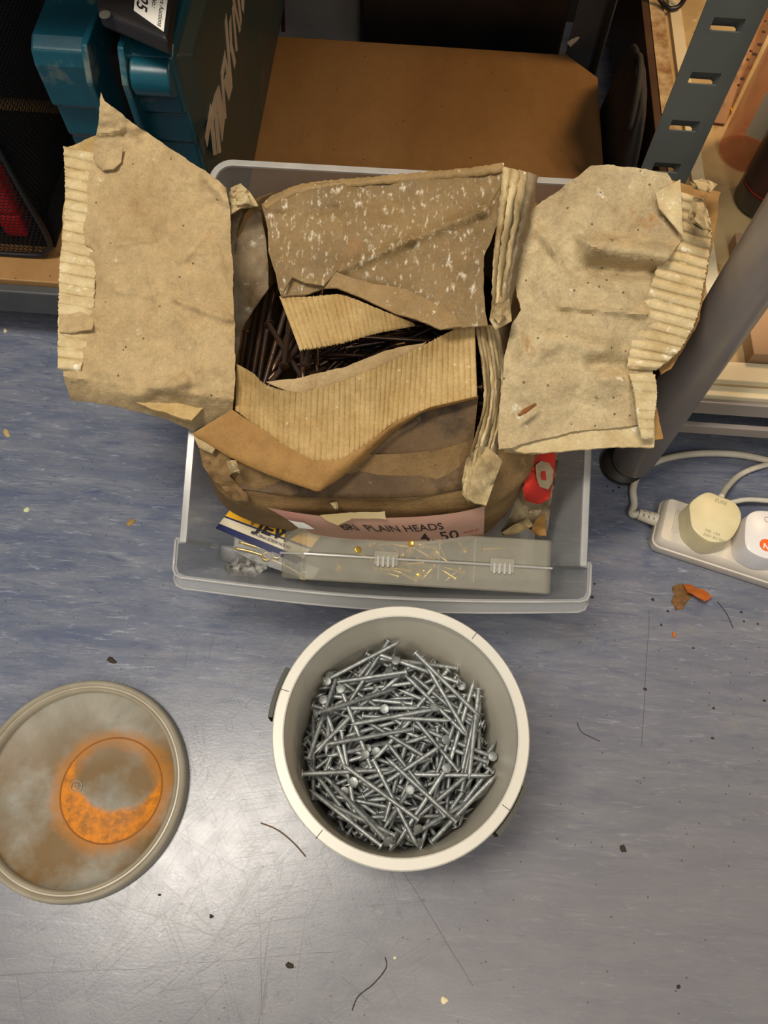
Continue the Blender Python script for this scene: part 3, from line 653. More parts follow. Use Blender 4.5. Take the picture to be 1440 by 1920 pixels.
scrap([(1302, 372), (1318, 378), (1334, 432), (1328, 440), (1295, 415), (1296, 398)], .378, crumple, seed=41)
scrap([(1296, 340), (1320, 334), (1344, 345), (1330, 362), (1300, 352)], .384, crumple, seed=45)

# back flap folded over the opening
BC = [(490, 385, .345), (700, 338, .358), (945, 314, .366), (950, 450, .345), (915, 610, .318), (820, 615, .316), (620, 520, .330), (530, 555, .322), (700, 450, .345), (560, 655, .300), (770, 605, .312)]
ruled('corrugated_face', [(524, 556, .318), (580, 556, .318), (640, 553, .320), (700, 575, .320), (775, 606, .314)], [(562, 656, .296), (600, 650, .296), (650, 640, .298), (700, 625, .302), (778, 609, .309)], fluteb, ct, flutes=26, amp=.0014, nv=8, thick=.0016, rag=.03)
back = [(490, 384), (510, 366), (550, 349), (620, 341), (700, 336), (780, 328), (850, 322), (905, 318), (944, 311), (950, 340), (940, 400), (925, 440), (908, 480), (906, 540), (914, 610), (860, 614), (826, 616), (780, 596), (740, 585), (690, 560), (630, 537), (610, 540), (570, 552), (528, 556), (512, 500), (505, 470), (502, 430)]
sheet('outer_face', back, BC, stained, ct, thick=.0016, step=7, torn=1.6, wrinkle=.0025, wscale=.014, seed=51, dens=6,
      creases=((905, 395, 770, 450, .004, 9), (770, 450, 625, 512, .004, 9), (905, 400, 945, 330, .004, 9), (640, 520, 780, 560, -.002, 5), (500, 405, 760, 375, -.0015, 5)), folds=((944, 352, 490, 408, -.0),))
sheet('folded_corner', [(542, 496), (585, 498), (632, 507), (608, 536), (572, 530), (548, 520), (528, 555), (538, 520)], BC, stained, ct, thick=.0014, step=7, torn=1.2, lift=.005, seed=55, wrinkle=.002)
sheet('folded_band', [(608, 540), (630, 509), (660, 521), (700, 532), (760, 541), (800, 560), (850, 590), (866, 612), (826, 617), (780, 598), (740, 588), (690, 563), (632, 539)], BC, tanband, ct, thick=.0014, step=7, torn=1.0, lift=.0035, seed=57, wrinkle=.002)
ruled('fuzzy_torn_edge', [(492, 384, .347), (560, 346, .353), (700, 331, .361), (850, 317, .366), (945, 306, .370)], [(500, 392, .346), (570, 360, .352), (700, 345, .359), (850, 333, .363), (945, 322, .367)], tanband, ct, nu=120, nv=4, rag=.2, thick=.001, bow=.001)
# column of crumpled layers right of the back flap
for k, (dx, m_) in enumerate(((0, crumple), (14, flute), (30, crumple), (44, inner_g))):
    ruled('crumpled_layer', [(944 + dx, 312 + k * 3, .372 - .002 * k), (934 + dx, 400, .358), (924 + dx * .75, 500, .340), (922 + dx * .5, 600, .322)],
          [(966 + dx, 318 + k * 4, .364), (953 + dx, 400, .348), (940 + dx * .75, 500, .330), (934 + dx * .45, 600, .314)], m_, ct, nu=50, nv=6, rag=.18, seed=60 + k, bow=.004, thick=.0014,
          cup=lambda u, v, k=k: .003 * math.sin(u * 5 + k * 2) * math.sin(PI * v) + .0012 * nz(u * 9, v * 5, 1, k))
scrap([(925, 560), (955, 552), (958, 600), (930, 622), (918, 600)], .325, crumple, 'crumpled_layer', 71, 4)
# piece inside, left of the opening
sheet('inner_board', [(430, 360), (470, 385), (490, 400), (502, 470), (504, 540), (478, 575), (455, 610), (440, 690), (436, 600)], [(430, 360, .325), (490, 400, .318), (504, 540, .285), (440, 690, .255), (436, 560, .30)], inner_g, ct, thick=.0016, step=8, torn=1.5, wrinkle=.003, seed=81,
      creases=((430, 432, 500, 510, .003, 5),))
scrap([(428, 350), (450, 345), (470, 362), (482, 385), (450, 390), (432, 400)], .338, crumple, 'crumpled_layer', 85, 3)
sheet('inner_board', [(905, 612), (960, 600), (950, 660), (925, 660)], [(905, 612, .285), (960, 600, .285), (950, 660, .275)], oily_shade, ct, step=10, seed=88)

# front flap: fluted inside face, brown folded strip, outer face darkened by oil and painted-in shadow, crumpled right end
A_ = [(443, 682, .292), (475, 700, .292), (500, 722, .290), (560, 735, .286), (620, 722, .288), (700, 692, .294), (780, 654, .300), (850, 618, .304), (890, 601, .306)]
B_ = [(441, 768, .262), (480, 798, .256), (530, 835, .250), (590, 864, .246), (640, 862, .247), (690, 832, .254), (740, 792, .262), (810, 764, .268), (895, 745, .272)]
ruled('corrugated_face', A_, B_, fluteb, ct, flutes=46, amp=.0017, nv=14, thick=.0018, rag=.02, bow=-.004)
sheet('back_liner', [(500, 716), (560, 708), (640, 690), (730, 655), (800, 640), (760, 690), (640, 735), (560, 742)], [(500, 716, .284), (640, 690, .290), (800, 640, .298), (600, 735, .276)], kraft, ct, thick=.0012, step=9, torn=2, seed=91)
ruled('outer_face', [(500, 812, .232), (600, 868, .236), (700, 820, .246), (800, 762, .258), (897, 742, .268)], [(448, 916, .2175), (560, 930, .212), (680, 932, .212), (780, 930, .213), (878, 914, .217)], oily_shade, ct, nu=50, nv=14, bow=-.001, thick=.0016, seed=93)
ruled('fold_strip', [(434, 768, .268), (480, 797, .262), (530, 834, .256), (590, 864, .252), (640, 861, .253), (690, 831, .260), (740, 791, .268), (810, 762, .274), (897, 742, .278)],
      [(362, 812, .262), (430, 856, .250), (500, 888, .242), (596, 921, .236), (634, 898, .238), (690, 852, .247), (735, 810, .256), (790, 772, .265), (892, 746, .272)], fresh, ct, nu=60, nv=8, thick=.0022, rag=.02, sm=False, bow=.002)
sheet('liner_tear', [(360, 812), (372, 822), (405, 838), (398, 850), (372, 838)], [(360, 812, .258), (405, 838, .252), (372, 838, .25)], kraft, ct, step=8, seed=95)
for k in range(6):
    dx = k * 7
    m_ = (crumple, kraft, flute, kraft_damp, crumple, flute)[k]
    ruled('crumpled_layer', [(888 + dx, 600 + k * 2, .304 - .002 * k), (903 + dx * 1.0, 680, .288 - .002 * k), (906 + dx * .9, 760, .276 - .002 * k), (884 + dx * 1.0, 840, .258 - .002 * k), (866 + dx * .9, 925 - k * 5, .232)],
          [(900 + dx, 606 + k * 2, .296 - .002 * k), (914 + dx * 1.0, 690, .278 - .002 * k), (915 + dx * .9, 765, .266 - .002 * k), (894 + dx * 1.0, 850, .246 - .002 * k), (880 + dx * .85, 942 - k * 6, .222)], m_, ct, nu=60, nv=5, rag=.15, seed=100 + k, bow=.003, thick=.0013,
          cup=lambda u, v, k=k: .0035 * math.sin(u * 7 + 2 * k) * math.sin(PI * v) + .0012 * nz(u * 12, v * 5, 1, k))
sheet('torn_corner', [(866, 900), (874, 862), (894, 838), (912, 836), (930, 850), (943, 864), (928, 900), (912, 948), (890, 944), (872, 930)], [(866, 900, .236), (894, 838, .256), (943, 864, .244), (900, 948, .222), (898, 890, .248)], crumple, ct, step=7, torn=2, wrinkle=.006, wscale=.04, seed=111)
# crumpled folds on the body's left shoulder
sheet('body_fold', [(374, 838), (400, 842), (432, 858), (445, 880), (430, 892), (462, 925), (470, 940), (440, 938), (400, 900), (380, 872)], [(374, 838, .238), (432, 858, .240), (462, 925, .216), (400, 900, .222)], bodym, ct, step=8, torn=1.5, wrinkle=.006, wscale=.05, seed=113)
scrap([(420, 862), (444, 866), (452, 884), (432, 888)], .246, crumple, 'crumpled_layer', 115, 2)

# label on the carton front
TOPL = [(500, 951, .2040), (560, 962, .2010), (640, 970, .1990), (760, 970, .1990), (850, 962, .2010), (909, 949, .2050)]
BOTL = [(592, 1004, .142), (640, 1012, .140), (700, 1016, .139), (780, 1020, .138), (850, 1014, .139), (907, 1004, .142)]
ruled('paper_label', TOPL, BOTL, pinkl, ct, nu=50, nv=10, thick=.0006, bow=.008, seed=121)
TA = catmull([Vector(p) for p in TOPL], 8); TB = catmull([Vector(p) for p in BOTL], 8)
def labf(x, y):                              # x 0..1 across, y 0..1 up
    u = min(1, max(0, x)); v = 1 - y; p = interp(TA, u).lerp(interp(TB, u), v); return G(p.x, p.y, p.z + .008 * math.sin(PI * v) + .0012)
text('label_text', 'BRI  PLAIN HEADS', .062, lambda x, y: labf(.265 + x * 1.05, .46 + y * 5.6), ink, ct, bold=.0002)
text('label_text', '4. 50', .095, lambda x, y: labf(.64 + x * 1.15, .06 + y * 4.6), ink, ct, bold=.0004)
text('label_text', '. AUG 21', .03, lambda x, y: labf(.87 + x * .9, .20 + y * 3), redp, ct)
sheet('tape', [(600, 966), (640, 962), (722, 958), (724, 974), (660, 972), (634, 985), (612, 975)], [(600, 966, .2045), (722, 958, .206), (640, 985, .200)], tape, ct, thick=.0006, step=10, torn=1.5, seed=123)
sheet('tape', [(540, 975), (570, 980), (590, 992), (560, 990)], [(540, 975, .200), (570, 980, .198), (590, 992, .19)], sticker, ct, thick=.0004, step=10, torn=1.5, seed=124)
scrap([(622, 945), (632, 942), (636, 955), (626, 958)], .207, crumple, 'torn_scrap', 125, 2)
mb = MB(); q = GP([(970, 778, .292), (980, 769, .294), (1003, 757, .294), (1006, 760, .294), (990, 772, .294), (974, 781, .292)]); mb.prism(q, [p + V(0, 0, .0015) for p in q]); tag(mb.build('seed_husk', mat('husk_brown', S(140, 84, 30), S(96, 56, 22), 90), origin=q[0].copy()), 'small brown pointed husk lying on the right carton flap', 'husk')

# ------------------------------------------------------------------ nails
def nail_mesh(name, L, r_, hr, m):
    mb = MB(); prof = [(-L / 2, .0001), (-L / 2 + .006, r_ * .95), (-L / 2 + .009, r_), (L / 2 - .0016, r_), (L / 2 - .0015, hr), (L / 2 - .0003, hr), (L / 2, hr * .86), (L / 2, .0001)]
    seg = 9; rows = [[V(x, q * math.cos(2 * PI * k / seg), q * math.sin(2 * PI * k / seg)) for k in range(seg)] for x, q in prof]
    mb.grid(rows, close_u=True)
    me = bpy.data.meshes.new(name); me.from_pydata(mb.v, [], mb.f); me.update()
    bm = bmesh.new(); bm.from_mesh(me); bmesh.ops.recalc_face_normals(bm, faces=bm.faces); bm.to_mesh(me); bm.free()
    me.polygons.foreach_set('use_smooth', [True] * len(me.polygons)); me.set_sharp_from_angle(angle=.7); me.materials.append(m); return me, mb
class Pile:
    def __init__(s, x0, y0, x1, y1, base, res=.0012):
        s.x0, s.y0, s.res = x0, y0, res; nx, ny = int((x1 - x0) / res) + 1, int((y1 - y0) / res) + 1
        X, Y_ = np.meshgrid(x0 + np.arange(nx) * res, y0 + np.arange(ny) * res, indexing='ij'); s.h = base(X, Y_).astype(float)
    def drop(s, x, y, a, L, r_):
        n = 36; t = np.linspace(-L / 2, L / 2, n); ca, sa = math.cos(a), math.sin(a)
        hs = None
        for o in (-1, -.5, 0, .5, 1):
            ix = ((x + t * ca - o * r_ * sa - s.x0) / s.res).astype(int); iy = ((y + t * sa + o * r_ * ca - s.y0) / s.res).astype(int)
            ix = ix.clip(0, s.h.shape[0] - 1); iy = iy.clip(0, s.h.shape[1] - 1)
            q = s.h[ix, iy] + r_ * math.sqrt(max(0, 1 - (o * .8) ** 2)); hs = q if hs is None else np.maximum(hs, q)
        hull = []
        for i in range(n):
            while len(hull) >= 2:
                (t1, h1), (t2, h2) = hull[-2], hull[-1]
                if (h2 - h1) * (t[i] - t1) <= (hs[i] - h1) * (t2 - t1): hull.pop()
                else: break
            hull.append((t[i], hs[i]))
        for (t1, h1), (t2, h2) in zip(hull, hull[1:]):
            if t1 <= 0 <= t2:
                b_ = (h2 - h1) / (t2 - t1); return h1 - b_ * t1, b_, (ca, sa, t)
        return None
    def stamp(s, x, y, z, b_, g, L, r_):
        ca, sa, _ = g; t = np.linspace(-L / 2, L / 2, int(L / s.res * 1.6))
        for o in np.linspace(-1, 1, 7):
            ix = ((x + t * ca - o * r_ * sa - s.x0) / s.res).astype(int).clip(0, s.h.shape[0] - 1); iy = ((y + t * sa + o * r_ * ca - s.y0) / s.res).astype(int).clip(0, s.h.shape[1] - 1)
            np.maximum.at(s.h, (ix, iy), z + b_ * t + r_ * math.sqrt(1 - o * o * .98))
def run_pile(pl, n, L, r_, ok, angle, flip=.5, maxb=.45, pick=6, stop=None):
    out = []
    tries = 0
    while len(out) < n and tries < n * 30:
        tries += 1; best = None
        if stop and len(out) % 10 == 0 and stop[0]() > stop[1]: break
        for _ in range(pick):                # fall into the lowest of a few spots
            x, y, a = ok(); q = None
            if x is None: continue
            q = pl.drop(x, y, a, L, r_ * .68)
            if q is None or abs(q[1]) > maxb: continue
            if best is None or q[0] < best[0]: best = (q[0], q[1], q[2], x, y, a)
        if best is None: continue
        z, b_, g, x, y, a = best; pl.stamp(x, y, z, b_, g, L, r_ * .68)
        d = V(math.cos(a), math.sin(a), b_).normalized()
        if random.random() < flip: d = -d
        out.append((V(x, y, z), d))
    return out
def basis(d):
    up = V(0, 0, 1) if abs(d.z) < .95 else V(1, 0, 0)
    y = up.cross(d).normalized(); z = d.cross(y)
    return Matrix(((d.x, y.x, z.x), (d.y, y.y, z.y), (d.z, y.z, z.z)))
def joined(name, items, mb0, m, parent):
    mb = MB(); v0 = [Vector(p) for p in mb0.v]
    for p, d in items:
        B = basis(d); mb.add([B @ q + p for q in v0], mb0.f)
    return mb.build(name, m, parent, smooth=True, auto=40)

# bucket
BX, BY, BH = .0195, .1035, .190
bk = root('bucket', (BX, BY, 0), 'round white plastic bucket full of galvanised nails on the floor', 'bucket')
mb = MB(); mb.lathe([(.0005, 0), (.083, 0), (.086, .003), (.1018, BH - .012), (.1018, BH - .006), (.0985, BH - .004), (.0985, BH - .008), (.0835, .005), (.0005, .005)], (BX, BY, 0), 96); mb.build('body', bucketm, bk, smooth=True, auto=40)
mb = MB(); mb.lathe([(.0975, BH - .010), (.0975, BH - .001), (.0985, BH), (.1062, BH), (.1074, BH - .0015), (.1074, BH - .016), (.1052, BH - .016), (.1052, BH - .009), (.1018, BH - .010), (.0975, BH - .010)], (BX, BY, 0), 96); mb.build('rim', rimm, bk, smooth=True, auto=40)
for k, a in enumerate((math.radians(166), math.radians(-32), math.radians(55), math.radians(235))):   # small moulding notches on the rim
    mb = MB(); c, s_ = math.cos(a), math.sin(a); mb.tube([V(BX + .0995 * c, BY + .0995 * s_, BH + .0001), V(BX + .1080 * c, BY + .1080 * s_, BH + .0001)], .0003, 5); mb.build('rim_notch', greyh, bk)
ears = (math.radians(167), math.radians(-31))
for a in ears:
    mb = MB(); rows = []
    for dz in (0, .016):
        pass
    for t in np.linspace(-.20, .20, 11):
        c, s_ = math.cos(a + t), math.sin(a + t)
        rows.append([V(BX + r_ * c, BY + r_ * s_, BH + z) for r_, z in ((.1088, -.006), (.1128, -.007), (.1128, -.030), (.1045, -.030))])
    mb.grid(rows, close_u=True); mb.build('handle_lug', greyh, bk, smooth=True, auto=30)
pts = []
for k in range(41):
    t = k / 40; a = ears[0] + .05 + (2 * PI + ears[1] - ears[0] - .1) * t; qd = math.sin(PI * t) ** .6; rr_ = .1125 - .0165 * min(1, qd * 1.5); pts.append(V(BX + rr_ * math.cos(a), BY + rr_ * math.sin(a), BH - .024 - .085 * qd))
mb = MB(); mb.tube(pts, .0022, 8); mb.build('bail_handle', greyh, bk, smooth=True)

NL, NR, NH = .082, .0021, .0044
gm, gmb = nail_mesh('wire_nail', NL, NR, NH, galv)
def okb():
    for _ in range(50):
        rr_ = .088 * random.random() ** .42; t = random.uniform(0, 2 * PI); a = random.uniform(0, PI)
        x, y = rr_ * math.cos(t), rr_ * math.sin(t); ca, sa = math.cos(a) * NL / 2, math.sin(a) * NL / 2
        if math.hypot(x + ca, y + sa) < .0920 and math.hypot(x - ca, y - sa) < .0920: return BX + x, BY + y, a
    return None, None, None
pl = Pile(BX - .1, BY - .1, BX + .1, BY + .1, lambda X, Y_: .012 - .0 * X + .012 * np.clip(np.hypot(X - BX, Y_ - BY) / .09, 0, 1) ** 3)
_gx, _gy = np.meshgrid(pl.x0 + np.arange(pl.h.shape[0]) * pl.res, pl.y0 + np.arange(pl.h.shape[1]) * pl.res, indexing='ij'); _mk = np.hypot(_gx - BX, _gy - BY) < .08
mh = lambda: float(pl.h[_mk].mean())
bed = run_pile(pl, 600, NL, NR, okb, 0, maxb=.5, pick=5, stop=(mh, .060))
joined('nail_bed', bed, gmb, galv, None)
nb_ = bpy.data.objects['nail_bed']; tag(nb_, 'mass of galvanised nails deep in the white bucket', 'nails', kind='stuff')
tops = run_pile(pl, 262, NL, NR, okb, 0, maxb=.55, pick=5, stop=(mh, .118))
def place(me, items, label, cat, group, name):
    first = None
    for p, d in items:
        o = bpy.data.objects.new(name, me) if first is None else first.copy()
        if first is None: first = o
        col.objects.link(o)
        B = basis(d); o.matrix_world = Matrix.Translation(p) @ B.to_4x4() @ Matrix.Rotation(random.uniform(0, 2 * PI), 4, 'X')
        tag(o, label, cat, group)
# steep nails, heads up, standing in the pile (clusters seen at the left, the right and the middle)
steep = []; swhere = []
for (px, py) in ((601, 1278), (614, 1283), (619, 1268), (589, 1288), (583, 1300), (607, 1316), (602, 1303), (580, 1333), (579, 1346), (642, 1255), (661, 1268), (640, 1300), (688, 1405), (684, 1418), (680, 1424), (705, 1412), (729, 1258), (741, 1246), (930, 1405), (931, 1420), (919, 1434), (920, 1468), (835, 1390), (834, 1445), (812, 1332), (598, 1487), (646, 1485), (767, 1483), (783, 1556), (727, 1580), (787, 1580), (866, 1285), (909, 1498), (887, 1522), (663, 1470), (720, 1335)):
    g0 = G(px, py, .118); ix = int((g0.x - pl.x0) / pl.res); iy = int((g0.y - pl.y0) / pl.res)
    if math.hypot(g0.x - BX, g0.y - BY) > .088: g0 = V(BX, BY, 0) + (g0 - V(BX, BY, g0.z)).normalized() * .087
    hz = pl.h[max(0, min(ix, pl.h.shape[0] - 1)), max(0, min(iy, pl.h.shape[1] - 1))]; hz = min(hz, .150)
    out_ = V(g0.x - BX, g0.y - BY, 0); d = (V(random.uniform(-.35, .35), random.uniform(-.35, .35), 1) + out_ * random.uniform(2, 7)).normalized()
    where = 'against the left wall of' if px < 625 else 'against the right wall of' if px > 900 else 'in the middle of' if 675 < px < 710 and py > 1400 else 'among lying nails in'; swhere.append(where)
    head = V(g0.x, g0.y, hz + .003); steep.append((head - d * NL / 2, d))
place(gm, tops, 'galvanised round head wire nail lying loose in the white bucket', 'nail', 'galvanised nails in the bucket', 'wire_nail')
for wh in sorted(set(swhere)): place(gm, [q for q, w_ in zip(steep, swhere) if w_ == wh], 'galvanised nail standing head up ' + wh + ' the white bucket', 'nail', 'galvanised nails standing head up ' + wh + ' the bucket', 'wire_nail')

# dark nails in the carton
CL, CR_ = .100, .0026
cm, cmb = nail_mesh('dark_nail', CL, CR_, .0052, rustn)
def okc(ang, box):
    def f():
        x = random.uniform(box[0], box[1]); y = random.uniform(box[2], box[3]); return x, y, ang + random.gauss(0, .35)
    return f
p2 = Pile(-.16, .28, .13, .62, lambda X, Y_: .140 + (Y_ - .35) * .26)
_px, _py = np.meshgrid(p2.x0 + np.arange(p2.h.shape[0]) * p2.res, p2.y0 + np.arange(p2.h.shape[1]) * p2.res, indexing='ij'); _m2 = (_px > -.08) & (_px < .05) & (_py > .38) & (_py < .50)
mh2 = lambda: float(p2.h[_m2].mean())
bed2 = run_pile(p2, 110, CL, CR_, okc(.15, (-.07, .045, .37, .52)), 0, maxb=.6, pick=4, stop=(mh2, .205))
joined('dark_nail_bed', bed2, cmb, rustn, None); tag(bpy.data.objects['dark_nail_bed'], 'mass of dark rusty nails deep in the torn carton', 'nails', kind='stuff')
t1 = run_pile(p2, 90, CL, CR_, okc(.15, (-.06, .045, .38, .51)), 0, maxb=.5, pick=4, stop=(mh2, .232))
t1 = [q for q in t1 if max((q[0] + q[1] * CL / 2).z, (q[0] - q[1] * CL / 2).z) < .250 + (q[0].y - .42) * .25]
t2 = run_pile(p2, 22, CL, CR_, okc(1.35, (-.112, -.085, .41, .47)), 0, maxb=.6, pick=3)
t2 = [q for q in t2 if max((q[0] + q[1] * CL / 2).z, (q[0] - q[1] * CL / 2).z) < .275]
t3 = []
for (x0, y0, x1, y1, h0, h1) in ((462, 702, 486, 556, .236, .252), (474, 706, 500, 552, .240, .255), (486, 708, 512, 548, .243, .258), (500, 704, 538, 572, .247, .262), (468, 690, 520, 545, .230, .246), (508, 700, 552, 590, .240, .250), (458, 660, 470, 570, .228, .240), (446, 735, 452, 690, .232, .236)):
    a, b_ = G(x0, y0, h0), G(x1, y1, h1); d = (b_ - a).normalized(); t3.append(((a + b_) / 2, d if random.random() < .5 else -d))
place(cm, t1 + t2 + t3, 'dark rust-stained nail inside the torn carton', 'nail', 'dark nails in the carton', 'rusty_nail')

# ------------------------------------------------------------------ bucket lid with rust ring
LX, LY, LR = -.299, .0515, .1085
ld = root('bucket_lid', (LX, LY, 0), 'round milky plastic lid with orange rust ring, upside down on the floor', 'lid')
def lid_mat():
    m = bpy.data.materials.new('rust_stained_lid'); m.use_nodes = True; t = NT(m); b = t.n['Principled BSDF']
    c = t.mix(t.ramp(t.noise(t.coords(), 16, 5, .6, .5), .35, .68), S(128, 123, 108), S(166, 161, 148))
    gc = G(207, 1480, .006); ox, oy = gc.x - LX, gc.y - LY
    sep = t.add('ShaderNodeSeparateXYZ'); tc = t.add('ShaderNodeTexCoord'); t.link(tc.outputs['Object'], sep.inputs[0])
    def dist(x0, y0, wob=.0, ws=30):
        dx = t.math('SUBTRACT', sep.outputs[0], x0); dy = t.math('SUBTRACT', sep.outputs[1], y0)
        d = t.math('SQRT', t.math('ADD', t.math('MULTIPLY', dx, dx), t.math('MULTIPLY', dy, dy)))
        if wob: d = t.math('ADD', d, t.math('MULTIPLY', t.math('SUBTRACT', t.noise(t.coords(), ws, 4), .5), wob))
        return d
    d = dist(ox, oy); rr = .0515
    n = t.noise(t.coords((1, 1, 1), (4, 4, 0)), 28, 6, .7)
    n2 = t.noise(t.coords((1, 1, 1), (8, 1, 0)), 120, 4, .7)
    # brownish film over the lower and left part
    film = t.math('MULTIPLY', t.ramp(t.noise(t.coords((1, 1, 1), (2, 7, 0)), 13, 5, .6), .36, .56), .9)
    film = t.math('MULTIPLY', film, t.math('SUBTRACT', 1, t.ramp(t.math('ADD', sep.outputs[1], t.math('MULTIPLY', sep.outputs[0], -.3)), .015, .10)))
    c = t.mix(film, c, S(118, 90, 50))
    halo = t.math('SUBTRACT', 1, t.ramp(t.math('ADD', t.math('ABSOLUTE', t.math('SUBTRACT', d, rr)), t.math('MULTIPLY', n, .030)), .012, .030))
    c = t.mix(t.math('MULTIPLY', halo, .85), c, S(182, 114, 28))
    clear = dist(ox + .003, oy + .0235, .018)
    cres = t.math('MULTIPLY', t.math('LESS_THAN', d, rr), t.ramp(clear, .043, .048))
    rustc = t.mix(t.ramp(n2, .4, .62), S(212, 126, 16), S(160, 100, 28))
    c = t.mix(t.math('MULTIPLY', cres, .95), c, rustc)
    line = t.math('LESS_THAN', t.math('ABSOLUTE', t.math('SUBTRACT', d, rr)), .0009)
    c = t.mix(t.math('MULTIPLY', line, .85), c, S(150, 90, 26))
    vo = t.ramp(n2, .70, .74); c = t.mix(vo, c, S(96, 72, 40))
    t.link(c, b.inputs['Base Color']); b.inputs['Roughness'].default_value = .45; b.inputs['Specular IOR Level'].default_value = .12
    bn = t.add('ShaderNodeBump'); bn.inputs['Strength'].default_value = .4; bn.inputs['Distance'].default_value = .0012
    t.link(t.math('ADD', t.math('MULTIPLY', n2, .35), t.math('MULTIPLY', t.noise(t.coords(), 14, 3), 1.4)), bn.inputs['Height']); t.link(bn.outputs[0], b.inputs['Normal'])
    return m
lidrim = mat('greyish_lid_rim', S(172, 162, 142), S(152, 142, 120), 20, .3, .06, 60)
mb = MB(); mb.lathe([(.0005, .003), (.030, .0032), (.060, .003), (.0925, .003), (.0960, .005), (.0965, .012)], (LX, LY, 0), 96); mb.build('disc', lid_mat(), ld, smooth=True, auto=50)
mb = MB(); mb.lathe([(.0955, .002), (.0958, .0135), (.0975, .0150), (.0990, .0140), (.0996, .0125), (.1010, .0125), (.1020, .0150), (.1040, .0165), (.1060, .0155), (.1075, .0120), (.1085, .0060), (.1085, 0), (.1070, 0), (.0960, .001), (.0955, .002)], (LX, LY, 0), 120); mb.build('rim', lidrim, ld, smooth=True, auto=50)
gc = G(142, 1474, .005)
for q in (.002, .0055): 
    mb = MB(); mb.tube([V(gc.x + q * math.cos(2 * PI * k / 24), gc.y + q * math.sin(2 * PI * k / 24), .0036) for k in range(25)], .0005, 5, cap=False); mb.build('gate_mark', lidrim, ld, smooth=True)
gc = G(207, 1480, .006)
mb = MB(); mb.tube([V(gc.x + .0515 * math.cos(2 * PI * k / 72), gc.y + .0515 * math.sin(2 * PI * k / 72), .0031) for k in range(73)], .0007, 6, cap=False); mb.build('rust_ring', mat('rust_ring', S(150, 92, 30), S(130, 80, 28), 60, .5), ld, smooth=True)

# ------------------------------------------------------------------ organiser case on edge in the drawer
cs = root('organiser_case', D(.08, .02, .003), 'yellowed clear plastic organiser case standing on edge at the drawer front', 'case')
cx0, cx1 = -.104, .166                        # across, drawer coordinates
def case_part(w_top, v0, v1, name, m):
    ol = [(cx0, .006), (cx0, w_top - .044), (cx0 + .003, w_top - .032), (cx0 + .024, w_top - .003), (cx0 + .029, w_top), (cx1 - .004, w_top), (cx1, w_top - .004), (cx1, .006)]
    mb = MB(); a = [D(u, v0, w_) for u, w_ in ol]; b_ = [D(u, v1, w_) for u, w_ in ol]; mb.prism(a, b_); return mb.build(name, m, cs, smooth=False, bevel=.002)
WTc = .150
case_part(WTc, -.0055, .0215, 'case_lid', casem)
case_part(WTc + .0015, -.0315, -.0065, 'case_base', casem)
mb = MB(); ol = [(cx0 - .001, WTc - .034), (cx0 + .027, WTc + .002), (cx1, WTc + .0022)]
mb.tube([D(u, -.006, w_) for u, w_ in ol], .0012, 6); mb.build('seam_lip', plastic_e, cs)
for uc in (.0035, .117):
    m2 = MB(); m2.box((uc - .012, -.013, WTc), (uc + .012, .001, WTc + .0035), fr=lambda p: D(p.x, p.y, p.z)); lt = m2.build('latch', casem, cs, bevel=.0008)
    for q in (-.009, -.004, .001, .006):
        m2 = MB(); m2.box((uc + q, -.014, WTc + .0035), (uc + q + .0022, -.004, WTc + .0052), fr=lambda p: D(p.x, p.y, p.z)); m2.build('latch_rib', plastic_e, lt)
for u in (.055, .09): 
    m2 = MB(); m2.box((u, -.024, .02), (u + .001, .019, WTc - .004), fr=lambda p: D(p.x, p.y, p.z)); m2.build('divider', casem, cs)
sm_, smb = nail_mesh('gold_screw', .022, .0015, .0036, gold)
its = []
for k in range(60):
    p = D(random.gauss(.022, .026), random.uniform(-.024, .016), WTc - .008 - abs(random.gauss(0, .012))); d = V(random.gauss(0, 1), random.gauss(0, .4), random.gauss(0, .5)).normalized(); its.append((p, d))
place(sm_, its, 'small gold screw inside the clear organiser case', 'screw', 'gold screws in the organiser case', 'gold_screw')

# ------------------------------------------------------------------ hook packet
pk = root('hook_packet', D(-.13, .04, .01), 'yellow, white and navy hardware packet beside the organiser case', 'packet')
TLp, TRp, BLp, BRp = V(438, 948, .110), V(604, 1000, .112), V(404, 990, .095), V(560, 1058, .098)
def pf(u, v, dz=0): 
    a = TLp.lerp(TRp, u); b_ = BLp.lerp(BRp, u); p = a.lerp(b_, v); return G(p.x, p.y, p.z + dz + .004 * math.sin(PI * u))
def strip(name, v0, v1, m, dz, u0=0., u1=1.):
    mb = MB(); rows = [[pf(u0 + (u1 - u0) * i / 16, v0 + (v1 - v0) * j / 3, dz) for i in range(17)] for j in range(4)]; mb.grid(rows); n = len(mb.v); mb.grid([[p - V(0, 0, .0012) for p in r_] for r_ in rows], flip=True); return mb.build(name, m, pk, smooth=True)
strip('card_header', 0, 1, wpaper, 0); strip('yellow_band', 0, .46, yell, .0008); strip('dark_line', .46, .52, navy, .0010); strip('navy_band', .80, 1.0, navy, .0012)
text('header_text', 'JEW', .20, lambda x, y: pf(.37 + x * 1.15, .56 - y * 2.6, .0022), ink, pk, bold=.006)
text('header_text', '100 x 50mm SCREW HOOKS', .05, lambda x, y: pf(.34 + x * .75, .72 - y * 2.6, .0022), navy, pk, bold=.0005)
mb = MB(); cc = [pf(.66 + .075 * math.cos(2 * PI * k / 20) + .03 * math.sin(2 * PI * k / 20), .20 + .16 * math.sin(2 * PI * k / 20), .0020) for k in range(20)]; mb.add(cc, [tuple(range(20))]); mb.build('black_emblem', ink, pk)
